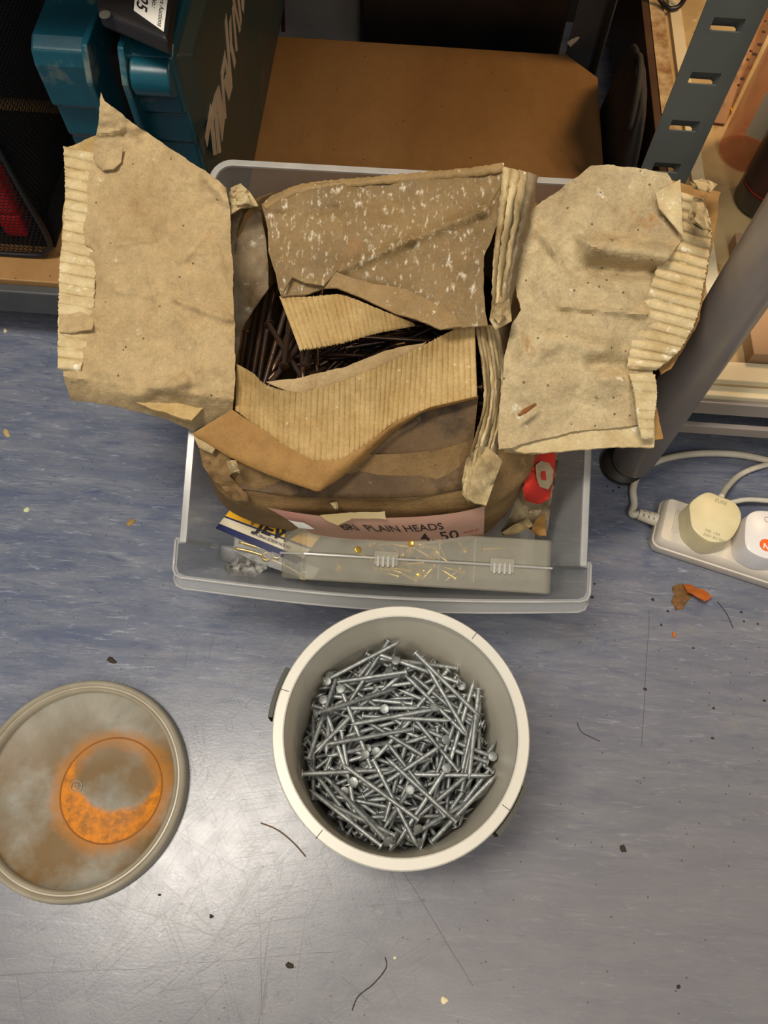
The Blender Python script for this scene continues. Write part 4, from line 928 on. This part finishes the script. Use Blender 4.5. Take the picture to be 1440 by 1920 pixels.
mb = MB(); cc = [pf(.30 + .025 * math.cos(2 * PI * k / 12), .26 + .20 * math.sin(2 * PI * k / 12), .0020) for k in range(12)]; mb.add(cc, [tuple(range(12))]); mb.build('torn_spot', fresh, pk)
sheet('clear_bag', [(442, 1010), (600, 1066), (585, 1088), (540, 1075), (470, 1050), (438, 1032)], [(442, 1010, .10), (600, 1066, .10), (540, 1075, .09), (438, 1032, .085)], cello, pk, step=8, wrinkle=.006, wscale=.05, seed=131, thick=.0004)
for (pp) in (((440, 1028, .094), (470, 1034, .093), (500, 1044, .092)), ((448, 1016, .098), (480, 1025, .097), (520, 1040, .096)), ((500, 1046, .09), (530, 1058, .088), (570, 1080, .086))):
    mb = MB(); mb.tube(GP(pp), .0016, 8, smooth=4); e = G(*pp[-1]); s0 = G(*pp[0])
    hk = mb.build('screw_eye', brass, pk, smooth=True)
    m2 = MB(); m2.tube([e + V(.0042 * math.cos(2 * PI * k / 20), .0042 * math.sin(2 * PI * k / 20), .001) for k in range(21)], .0015, 8, cap=False); m2.build('eye_loop', brass, hk, smooth=True)
# crumpled clear scrap on the drawer floor
sw = root('plastic_wrap', G(470, 1060, .012), 'crumpled clear wrap with dirt in the drawer corner', 'wrapping')
sheet('wrap', [(420, 1058), (450, 1040), (490, 1042), (500, 1065), (478, 1082), (430, 1080)], [(420, 1058, .05), (490, 1042, .06), (478, 1082, .045)], mat('foil_wrap', S(214, 212, 206), S(110, 104, 96), 90, .12, alpha=.8), sw, step=5, wrinkle=.014, wscale=.08, seed=133, thick=.0005, torn=3)

# red printed torn bag right of the carton
rb = root('torn_paper_bag', D(.12, .10, .003), 'torn paper bag with red and white print beside the carton', 'bag')
RBc = [(1042, 838, .19), (1000, 850, .20), (985, 925, .185), (1030, 935, .16), (1022, 1003, .11), (950, 1003, .10), (970, 940, .15)]
sheet('bag_body', [(985, 850), (1043, 836), (1046, 870), (1036, 930), (1024, 1004), (1008, 1000), (990, 990), (945, 1003), (940, 995), (960, 960), (980, 905)], RBc, bagp, rb, step=7, torn=2, wrinkle=.012, wscale=.04, seed=141, thick=.0012, lift=-.006)
sheet('red_print', [(1008, 848), (1042, 846), (1040, 888), (1030, 935), (1010, 945), (985, 938), (980, 915), (992, 880)], RBc, redp, rb, step=7, torn=1, wrinkle=.003, wscale=.04, seed=142, thick=.0008, lift=.0015)
sheet('white_letter', [(1004, 872), (1014, 864), (1030, 868), (1038, 882), (1036, 905), (1028, 918), (1012, 912), (1006, 896)], RBc, bagp, rb, step=6, seed=143, thick=.0006, lift=.0050, wrinkle=.001)
sheet('red_print', [(1015, 884), (1023, 883), (1024, 900), (1016, 899)], RBc, redp, rb, step=5, seed=144, thick=.0005, lift=.0068)
sheet('paper_fold', [(942, 998), (962, 985), (990, 972), (1000, 985), (975, 998), (948, 1004)], RBc, crumple, rb, step=6, torn=1.5, seed=145, lift=.004, wrinkle=.006, wscale=.06)
sheet('paper_fold', [(1004, 975), (1022, 960), (1024, 1004), (1012, 1004), (996, 995)], RBc, fresh, rb, step=6, torn=1.5, seed=146, lift=.003, wrinkle=.004, wscale=.06)

# ------------------------------------------------------------------ power strip, plugs, cords
ps = root('power_strip', G(1340, 1010, 0), 'white extension socket strip on the floor at right', 'power strip')
pA = G(1255.5, 933, .030); pB = G(1236.6, 1009, .030); pC = G(1440, 1075, .030)
ux = (pC - pB); ux.z = 0; ux.normalize(); uy = V(-ux.y, ux.x, 0); Wd = abs((pA - pB).dot(uy))
def PS(a, b_, z): return V(pB.x, pB.y, 0) + ux * a + uy * b_ + V(0, 0, z)
def rbox(x0, y0, x1, y1, r_, levels, name, m, parent, fr, bevel=0):
    rows = []
    for (z, o_) in levels: rows.append([fr(x, y, z) for x, y in rrect(x0 - o_, y0 - o_, x1 + o_, y1 + o_, max(.0005, r_ + o_), 6)])
    mb = MB(); mb.grid(rows, close_u=True); n = len(rows[0]); k = len(mb.v); mb.f.append(tuple(range(n - 1, -1, -1))); mb.f.append(tuple(range(k - n, k)))
    return mb.build(name, m, parent, smooth=True, auto=35, bevel=bevel)
rbox(0, 0, .34, Wd, .006, ((0, .003), (.004, .005), (.016, .005), (.017, .0035), (.020, .0035), (.028, .001), (.030, -.001)), 'housing', stripm, ps, PS)
for a in (.036, .10, .164, .228):
    mb = MB(); mb.box((a, .001, .0295), (a + .0008, Wd - .001, .0304), fr=lambda p: PS(p.x, p.y, p.z)); mb.build('socket_joint', emb, ps)
rbox(.011, .012, .019, Wd - .012, .003, ((.030, 0), (.0306, -.0005)), 'embossed_panel', mat('worn_white', S(196, 188, 172), None, rough=.5), ps, PS)
mb = MB(); e0 = PS(-.004, Wd * .55, .014); ex = -ux
mb.tube([e0, e0 + ex * .022], [.0085, .0065], 14); mb.build('cord_grip', whitep, ps, smooth=True, auto=40)
for k in range(3):
    for s_ in (-1, 1):
        mb = MB(); c = e0 + ex * (.005 + .006 * k) + uy * (s_ * .003) + V(0, 0, .0064); mb.box((c.x - .0008, c.y - .0014, c.z), (c.x + .0008, c.y + .0014, c.z + .0012)); mb.build('grip_slot', emb, ps)
mb = MB(); st = e0 + ex * .021
mb.tube([st, st + ex * .008 + V(0, 0, -.004)] + GP([(1189, 945, .006), (1187, 915, .005), (1200, 888, .005), (1235, 864, .005), (1300, 851, .005), (1380, 852, .005), (1450, 866, .005), (1500, 880, .005)]), .0044, 10, smooth=8); mb.build('cord', whitep, ps, smooth=True)
def plug(label, top_px, h1, m, marks):
    c = sum((Vector(p) for p in top_px), Vector((0, 0))) / len(top_px)
    o = root('mains_plug', G(c.x, c.y, .030), label, 'plug')
    T = [G(x, y, h1) for x, y in top_px]; T = catmull(T, 4, True); cw = sum(T, V(0, 0, 0)) / len(T)
    rows = []
    for z, s_ in ((.031, 1.06), (.036, 1.06), (h1 - .004, 1.02), (h1 - .001, 1.0), (h1, .95)): rows.append([V(cw.x + (p.x - cw.x) * s_, cw.y + (p.y - cw.y) * s_, z) for p in T])
    mb = MB(); mb.grid(rows, close_u=True); n = len(T); k = len(mb.v); mb.f.append(tuple(range(k - n, k))); mb.f.append(tuple(range(n - 1, -1, -1)))
    mb.build('plug_body', m, o, smooth=True, auto=40); return o
hp = .062
p1 = plug('yellowed cream plug in the socket strip, left of the white plug', [(1296, 942), (1325, 923), (1352, 931), (1380, 944), (1390, 972), (1372, 1008), (1345, 1016), (1322, 1010), (1300, 990), (1295, 965)], hp, plugc, 0)
def flat(x0, y0, h, rot=0.):
    o = G(x0, y0, h); c, s_ = math.cos(rot), math.sin(rot)
    return lambda x, y: o + V(x * c - y * s_, x * s_ + y * c, 0)
text('embossed_text', 'FUSE', .0065, flat(1340, 940, hp + .0003, -.3), emb, p1); text('embossed_text', 'MK 13A', .005, flat(1322, 996, hp + .0003, -.3), emb, p1); text('embossed_text', '250V BS1363', .0045, flat(1318, 1003, hp + .0003, -.3), emb, p1)
mb = MB(); mb.tube(GP([(1352, 932, .048), (1362, 915, .03), (1385, 892, .008), (1420, 876, .006), (1480, 862, .005)]), .0036, 8, smooth=8); mb.build('cord', mat('speckled_white_cord', S(214, 204, 184), S(202, 190, 166), 20, .4, 0, stains=((S(60, 54, 46), 260, .66, .7),)), p1, smooth=True)
p2_ = plug('clean white plug with orange sticker at the right edge', [(1404, 965), (1428, 957), (1470, 966), (1490, 990), (1482, 1040), (1450, 1048), (1420, 1040), (1400, 1024), (1398, 990)], hp, plugw, 0)
mb = MB(); c = G(1437, 1022, hp + .0003); mb.lathe([(.0002, .0004), (.0072, .0004), (.0074, 0)], c, 28); mb.build('orange_sticker', mat('orange_sticker', S(236, 104, 40), None, rough=.4), p2_)
text('sticker_text', 'N', .009, flat(1430, 1027, hp + .0009, -.3), sticker, p2_, bold=.0003)
mb = MB(); c = G(1439, 974, hp + .0004); mb.tube([c + V(.003 * math.cos(2 * PI * k / 16), .003 * math.sin(2 * PI * k / 16), 0) for k in range(17)], .0003, 5, cap=False); mb.build('embossed_ring', emb, p2_)
mb = MB(); mb.tube(GP([(1362, 945, .012), (1385, 939, .014), (1412, 937, .015), (1480, 942, .012)]), .0032, 8, smooth=6); tag(mb.build('cable', whitep, origin=G(1412, 937, 0), smooth=True), 'thin white cable running behind the two plugs', 'cable')

# ------------------------------------------------------------------ teal tool case on the shelf
tc_ = root('tool_case', (-.29, .85, BT), 'teal plastic power tool case standing on the shelf at upper left', 'tool case')
HT = .395
def prof_shell(x0, x1, y0, y1, name, m, topdrop=0.):
    # moulded half shell: side profile (y,z) with stepped front, extruded across x
    pr = [(y0 + .018, BT), (y0 + .010, .20), (y0 + .006, .292), (y0 + .002, .296), (y0 + .001, .330), (y0 - .006, .334), (y0 - .008, HT - .018 - topdrop), (y0 - .004, HT - .006 - topdrop), (y0 + .008, HT - topdrop), (y1, HT - topdrop), (y1, BT)]
    mb = MB(); mb.prism([V(x0, y, z) for y, z in pr], [V(x1, y, z) for y, z in pr]); return mb.build(name, m, tc_, bevel=.003, seg=3)
prof_shell(-.352, -.296, .640, 1.16, 'left_shell', teal)
prof_shell(-.268, -.224, .640, 1.16, 'right_shell', teal)
mb = MB(); mb.prism([V(-.2245, y, z) for y, z in ((.665, BT + .004), (.655, .29), (.645, .33), (.645, HT - .01), (1.155, HT - .01), (1.155, BT + .004))], [V(-.2145, y, z) for y, z in ((.680, BT + .012), (.672, .28), (.664, .33), (.664, HT - .022), (1.14, HT - .022), (1.14, BT + .012))]); side = mb.build('side_face', teal_d, tc_, bevel=.002)
mb = MB(); mb.box((-.297, .668, BT), (-.267, 1.15, HT - .03)); mb.build('inner_gap', blackp, tc_)
for x in (-.2985, -.2665):                    # raised seam flanges either side of the gap
    pr = [(.632, BT + .02), (.628, .29), (.618, .335), (.616, HT - .02), (.630, HT + .006), (.70, HT + .006), (.70, HT - .02), (.66, HT - .02), (.66, BT + .02)]
    mb = MB(); mb.prism([V(x - .003, y, z) for y, z in pr], [V(x + .003, y, z) for y, z in pr]); mb.build('seam_flange', teal, tc_, bevel=.0015)
# rounded lug on the right shell
mb = MB(); mb.tube([V(-.262, .634, .372), V(-.226, .634, .372)], .017, 24); mb.build('hinge_lug', teal, tc_, smooth=True, auto=40, bevel=.002)
# lettering on the side face: angular slanted strokes
def onside(px, py, X0=-.2144):
    d = RC @ _v(px, py); k = X0 / d[0]; return V(X0, d[1] * k, H + d[2] * k)
LET = {'m': ((845, 1320, 895, 1000, 915, 1060, 865, 1415), (893, 1200, 918, 1120, 955, 1490, 925, 1500), (933, 1130, 962, 1090, 995, 1470, 965, 1480), (962, 1060, 975, 820, 1032, 1130, 1005, 1365), (905, 1090, 936, 910, 975, 820, 980, 960, 938, 1140), (885, 1130, 936, 910, 946, 1060, 905, 1220)),
       'a': ((993, 705, 1036, 485, 1044, 590, 1014, 770), (996, 700, 1018, 740, 1048, 1142, 1026, 1148), (1032, 520, 1052, 600, 1106, 830, 1070, 975), (1020, 800, 1044, 720, 1075, 900, 1070, 975)),
       'k': ((1034, 215, 1048, 128, 1104, 790, 1085, 850), (1078, 210, 1092, 145, 1102, 440, 1086, 500), (1078, 430, 1104, 430, 1137, 590, 1125, 668)),
       'i': ((1103, 80, 1117, 30, 1156, 485, 1140, 500),), 't': ((1098, -40, 1122, -40, 1187, 290, 1172, 315), (1148, -40, 1170, -40, 1196, 190, 1186, 260)), 'a2': ((1190, -60, 1223, -60, 1216, 132, 1198, 90),)}
for ch, qs in LET.items():
    mb = MB()
    for n_, q in enumerate(qs):
        W3 = [onside(q[i] / 5.143 + 220, q[i + 1] / 5.143) for i in range(0, len(q), 2)]
        mb.prism(W3, [p + V(.0006 + .00012 * n_, 0, 0) for p in W3])
    mb.build('brand_letter', lettm, tc_)
# black latch with auction sticker at the top front
lt = MB(); 
La = [(182, 18, .430), (250, 45, .430), (313, 72, .430), (330, -50, .430), (250, -110, .43), (170, -60, .430)]
T = GP(La); lt.prism([p - V(0, 0, .017) for p in T], T); latch = lt.build('latch', blackp, tc_, bevel=.004, seg=3)
mb = MB(); c = G(197, 28, .431); mb.lathe([(.0002, .001), (.0045, .001), (.005, 0)], c, 16); mb.build('latch_pin', greyh, latch)
mb = MB(); Sq = GP([(251, 20, .4306), (307, 60, .4306), (318, -30, .4306), (258, -60, .4306)]); mb.prism(Sq, [p + V(0, 0, .0004) for p in Sq]); st_ = mb.build('sticker', sticker, latch)
so = G(309, 52, .4312); sx_ = (G(317, -26, .4312) - so).normalized(); sy_ = (G(253, 16, .4312) - so).normalized()
def stf(a, b_): return lambda x, y: so + sx_ * (a - x) + sy_ * (b_ - y)
text('sticker_text', 'Ledgers Auctions', .0075, lambda x, y: so + sx_ * (.050 - x) + sy_ * (.0085 - y), ink, latch, bold=.0001)
text('sticker_text', 'Lot No.:', .0075, lambda x, y: so + sx_ * (.041 - x) + sy_ * (.0175 - y), ink, latch, bold=.0001)
text('sticker_text', '25', .018, lambda x, y: so + sx_ * (.021 - x) + sy_ * (.0350 - y), ink, latch, bold=.0004)

# ------------------------------------------------------------------ black mesh basket with tools
mbk = root('mesh_basket', (-.50, .74, BT), 'black wire mesh basket on the shelf at the left edge', 'basket')
def hexmesh(fn, W_, H_, cell, r_, name, inside_=lambda u, v: True):
    mb = MB(); dx, dy = cell, cell * .86; seen = set(); i = 0
    def nd(c, rr_): 
        return [(c[0] + cell * .56 * math.cos(math.radians(60 * k + 30)), c[1] + cell * .56 * math.sin(math.radians(60 * k + 30))) for k in range(6)]
    y = 0; rw = 0
    while y < H_:
        x = (dx / 2 if rw % 2 else 0)
        while x < W_:
            q = nd((x, y), 0)
            for k in range(3):
                a, b_ = q[k], q[(k + 1) % 6]
                if not inside_(*a): continue
                A3, B3 = fn(*a), fn(*b_); t = (B3 - A3).normalized(); n1 = V(0, 1, 0) if abs(t.y) < .8 else V(1, 0, 0); n1 = t.cross(n1).normalized() * r_; n2 = t.cross(n1).normalized() * r_
                mb.add([A3 + n1, A3 - n1 * .5 + n2, A3 - n1 * .5 - n2, B3 + n1, B3 - n1 * .5 + n2, B3 - n1 * .5 - n2], [(0, 1, 4, 3), (1, 2, 5, 4), (2, 0, 3, 5)])
            x += dx
        y += dy; rw += 1
    o = mb.build(name, wirem, mbk); return o
def rnd_in(u, v): return not (u > .125 and v < .03 and math.hypot(u - .125, v - .03) > .03)
hexmesh(lambda u, v: V(-.59 + u, .652 - .04 * v + .0, BT + .006 + v), .155, .30, .0058, .00055, 'front_mesh', rnd_in)
hexmesh(lambda u, v: V(-.434 - .03 * (1 - v / .3) ** 2, .655 + u, BT + .006 + v), .20, .26, .0065, .0006, 'side_mesh')
fr_ = [V(-.60, .650, BT + .004), V(-.47, .650, BT + .003), V(-.445, .650, BT + .012), V(-.434, .650, BT + .035), V(-.434, .646, BT + .12), V(-.434, .640, BT + .30)]
mb = MB(); mb.tube(fr_, .0035, 8, smooth=6); mb.build('frame', wirem, mbk, smooth=True)
mb = MB(); mb.tube([V(-.434, .645, BT + .29), V(-.434, .80, BT + .26), V(-.434, .90, BT + .24)], .004, 8); mb.build('frame', wirem, mbk, smooth=True)
mb = MB(); mb.box((-.60, .668, BT), (-.442, .90, BT + .002)); mb.build('base_tray', blackp, mbk)
rt = root('red_tool', (-.52, .70, BT + .003), 'red plastic tool handle inside the black mesh basket', 'tool')
mb = MB(); mb.box((-.56, .675, BT + .04), (-.475, .70, BT + .10)); mb.box((-.505, .675, BT + .004), (-.475, .70, BT + .04)); mb.build('handle', redt, rt, bevel=.006, seg=3)
mb = MB(); mb.box((-.545, .671, BT + .055), (-.515, .676, BT + .085)); mb.build('grip_inset', blackp, rt, bevel=.004)
gt = root('steel_tool', (-.48, .72, BT + .003), 'grey steel strip tool standing in the mesh basket behind the red one', 'tool')
mb = MB(); mb.prism([V(-.50, .71, BT + .004), V(-.462, .71, BT + .004), V(-.462, .714, BT + .004), V(-.50, .714, BT + .004)], [V(-.515, .71, BT + .19), V(-.495, .71, BT + .19), V(-.495, .714, BT + .19), V(-.515, .714, BT + .19)]); mb.build('blade', mat('dull_steel', S(96, 98, 98), S(60, 60, 60), 40, .4, metal=.6), gt)
mb = MB(); mb.tube([V(-.505, .712, BT + .19), V(-.512, .712, BT + .24)], .009, 12); mb.build('grip', mat('pale_grip', S(150, 146, 138), None), gt)

hb = root('dark_bulk', (-.50, 1.0, BT), 'added black bulk standing in for the darkness behind the mesh basket, left of the teal case', 'bag')  # added bulk, fills in the blackness behind the basket
mb = MB(); rows = []
for (z, o_) in ((0, -.02), (.02, 0), (.20, .005), (.34, -.01), (.38, -.03)):
    rows.append([V(x + .006 * nz(x * 9, y * 9 + z * 7, 2, 5), y + .008 * nz(x * 9 + z * 8, y * 9, 2, 6), BT + .001 + z) for x, y in rrect(-.66 - o_, .905 - o_, -.375 + min(o_, 0), 1.08 + min(o_, 0), .04, 6)])
mb.grid(rows, close_u=True); k = len(mb.v); n = len(rows[0]); mb.f.append(tuple(range(k - n, k))); mb.f.append(tuple(range(n - 1, -1, -1)))
gloom = mat('gloom_black', S(22, 21, 22), S(30, 28, 28), 40, .85, .3, 400)
mb.build('body', gloom, hb, smooth=True, auto=60)
mb = MB(); mb.tube([V(-.43, .890, BT + .30), V(-.42, .885, BT + .20), V(-.425, .888, BT + .08)], .006, 8, smooth=6); mb.build('strap', gloom, hb, smooth=True)  # made-up strap on the added black bulk
# ------------------------------------------------------------------ crumbs and litter on the floor
def blob(px, py, s_, m, label, cat, name='crumb', h=None, flat_=.5, group=None, seed=0, el=1.0, rot=0):
    c = G(px, py, 0) if h is None else G(px, py, h); mb = MB(); rows = []
    for j in range(5):
        v = j / 4; z = s_ * flat_ * math.sin(v * PI / 2); k = math.cos(v * PI / 2) + .02; row = []
        for i in range(10):
            a = 2 * PI * i / 10; q = k * s_ * (1 + .55 * nz(math.cos(a) * 2 + seed, math.sin(a) * 2, 1, seed)); X_, Y_ = q * math.cos(a) * el, q * math.sin(a)
            row.append(V(c.x + X_ * math.cos(rot) - Y_ * math.sin(rot), c.y + X_ * math.sin(rot) + Y_ * math.cos(rot), c.z + z))
        rows.append(row)
    mb.grid(rows, close_u=True); mb.f.append(tuple(range(9, -1, -1)))
    return tag(mb.build(name, m, origin=c), label, cat, group)
blob(833, 1876, .0032, crumbw, 'cream crumb on the floor near the bottom edge, below the bucket', 'crumb', seed=1)
blob(740, 1796, .0015, crumbw, 'tiny cream crumb above the larger cream crumb on the floor', 'crumb', seed=2)
blob(1168, 1592, .0034, crumb, 'dark crumb alone on the floor at lower right', 'crumb', seed=3)
blob(543, 1810, .0026, crumb, 'dark reddish crumb on the floor below the bucket left side', 'crumb', seed=4, el=1.6)
blob(1272, 1850, .0018, crumb, 'tiny brown crumb near the lower right corner', 'crumb', seed=5)
blob(1263, 1190, .0040, flake, 'small orange flake below the larger bark piece', 'flake', name='flake', seed=6, el=.5, rot=.2)
blob(10, 620, .0028, crumbw, 'pale crumb on the floor by the left edge under the beam', 'crumb', seed=7)
blob(50, 956, .0032, mat('greenish_crumb', S(196, 204, 160), None), 'pale green crumb on the blue floor at left', 'crumb', seed=8)
blob(245, 980, .0036, mat('tan_crumb', S(150, 118, 60), None), 'tan crumb on the blue floor left of the drawer', 'crumb', seed=9, el=1.6, rot=.9)
blob(12, 812, .0030, mat('straw_crumb', S(176, 150, 96), None), 'straw coloured sliver on the blue floor at left edge', 'sliver', name='sliver', seed=10, el=2.2, rot=-.9, flat_=.3)
blob(210, 1238, .0028, crumb, 'dark crumb on the floor above the rusty lid', 'crumb', seed=12, el=2, rot=-.4)
for k, (x, y) in enumerate(((1252, 1146), (1240, 1172), (1224, 1124), (1390, 1148), (1395, 1165), (1421, 1170), (1338, 1328), (1433, 1314), (1210, 1292), (1336, 1384), (1115, 1095), (1300, 1215), (1110, 1120), (1139, 912), (1160, 914), (1150, 920), (396, 1718), (299, 1678))):
    blob(x, y, random.uniform(.0010, .0020), crumb, 'tiny dark speck of grit on the blue grey floor', 'grit', name='grit', seed=20 + k, el=random.uniform(1, 1.6), group='grit specks on the floor')
r_ = root('bark_flake', G(1300, 1110, 0), 'orange bark flake lying on the floor below the socket strip', 'flake')
sheet('flake', [(1282, 1096), (1300, 1094), (1318, 1104), (1337, 1120), (1322, 1127), (1308, 1118), (1290, 1110)], [(1282, 1096, .004), (1337, 1120, .006), (1308, 1112, .009)], flake, r_, step=4, dens=4, torn=1.5, wrinkle=.003, wscale=.1, seed=151, thick=.002)
s2 = root('rust_crumbs', G(1275, 1125, 0), 'brown crumbly rust patch beside the orange bark flake', 'debris')
o = sheet('crumb_patch', [(1262, 1100), (1280, 1095), (1290, 1108), (1298, 1112), (1290, 1125), (1280, 1142), (1268, 1143), (1258, 1128), (1264, 1115)], [(1262, 1100, .0012), (1290, 1125, .0012), (1268, 1143, .0012)], smear, s2, step=3.5, dens=3, torn=3, wrinkle=.002, wscale=.2, seed=152, thick=.0008); o['kind'] = 'stuff'
def line(pts, r0, m, label, cat, name):
    mb = MB(); mb.tube(GP(pts), r0, 6, smooth=6); tag(mb.build(name, m, origin=G(*pts[0]), smooth=True), label, cat)
line([(489, 1543, .001), (520, 1556, .0016), (550, 1580, .001), (573, 1606, .001)], .0008, mat('twig_brown', S(104, 76, 52), None), 'thin brown curved twig on the floor left of the bucket', 'twig', 'twig')
line([(722, 1795, .0006), (724, 1815, .0006), (700, 1845, .0006), (672, 1868, .0006), (660, 1895, .0006)], .0005, crumb, 'dark curved hair on the floor below the bucket', 'hair', 'hair')
line([(1082, 1354, .0005), (1090, 1372, .0005), (1108, 1382, .0005), (1125, 1390, .0005)], .0004, crumb, 'short dark hair on the floor right of the bucket', 'hair', 'hair')
line([(1345, 1128, .0005), (1362, 1150, .0005), (1375, 1178, .0005)], .0004, crumb, 'thin hair trailing from the bark flake', 'hair', 'hair')
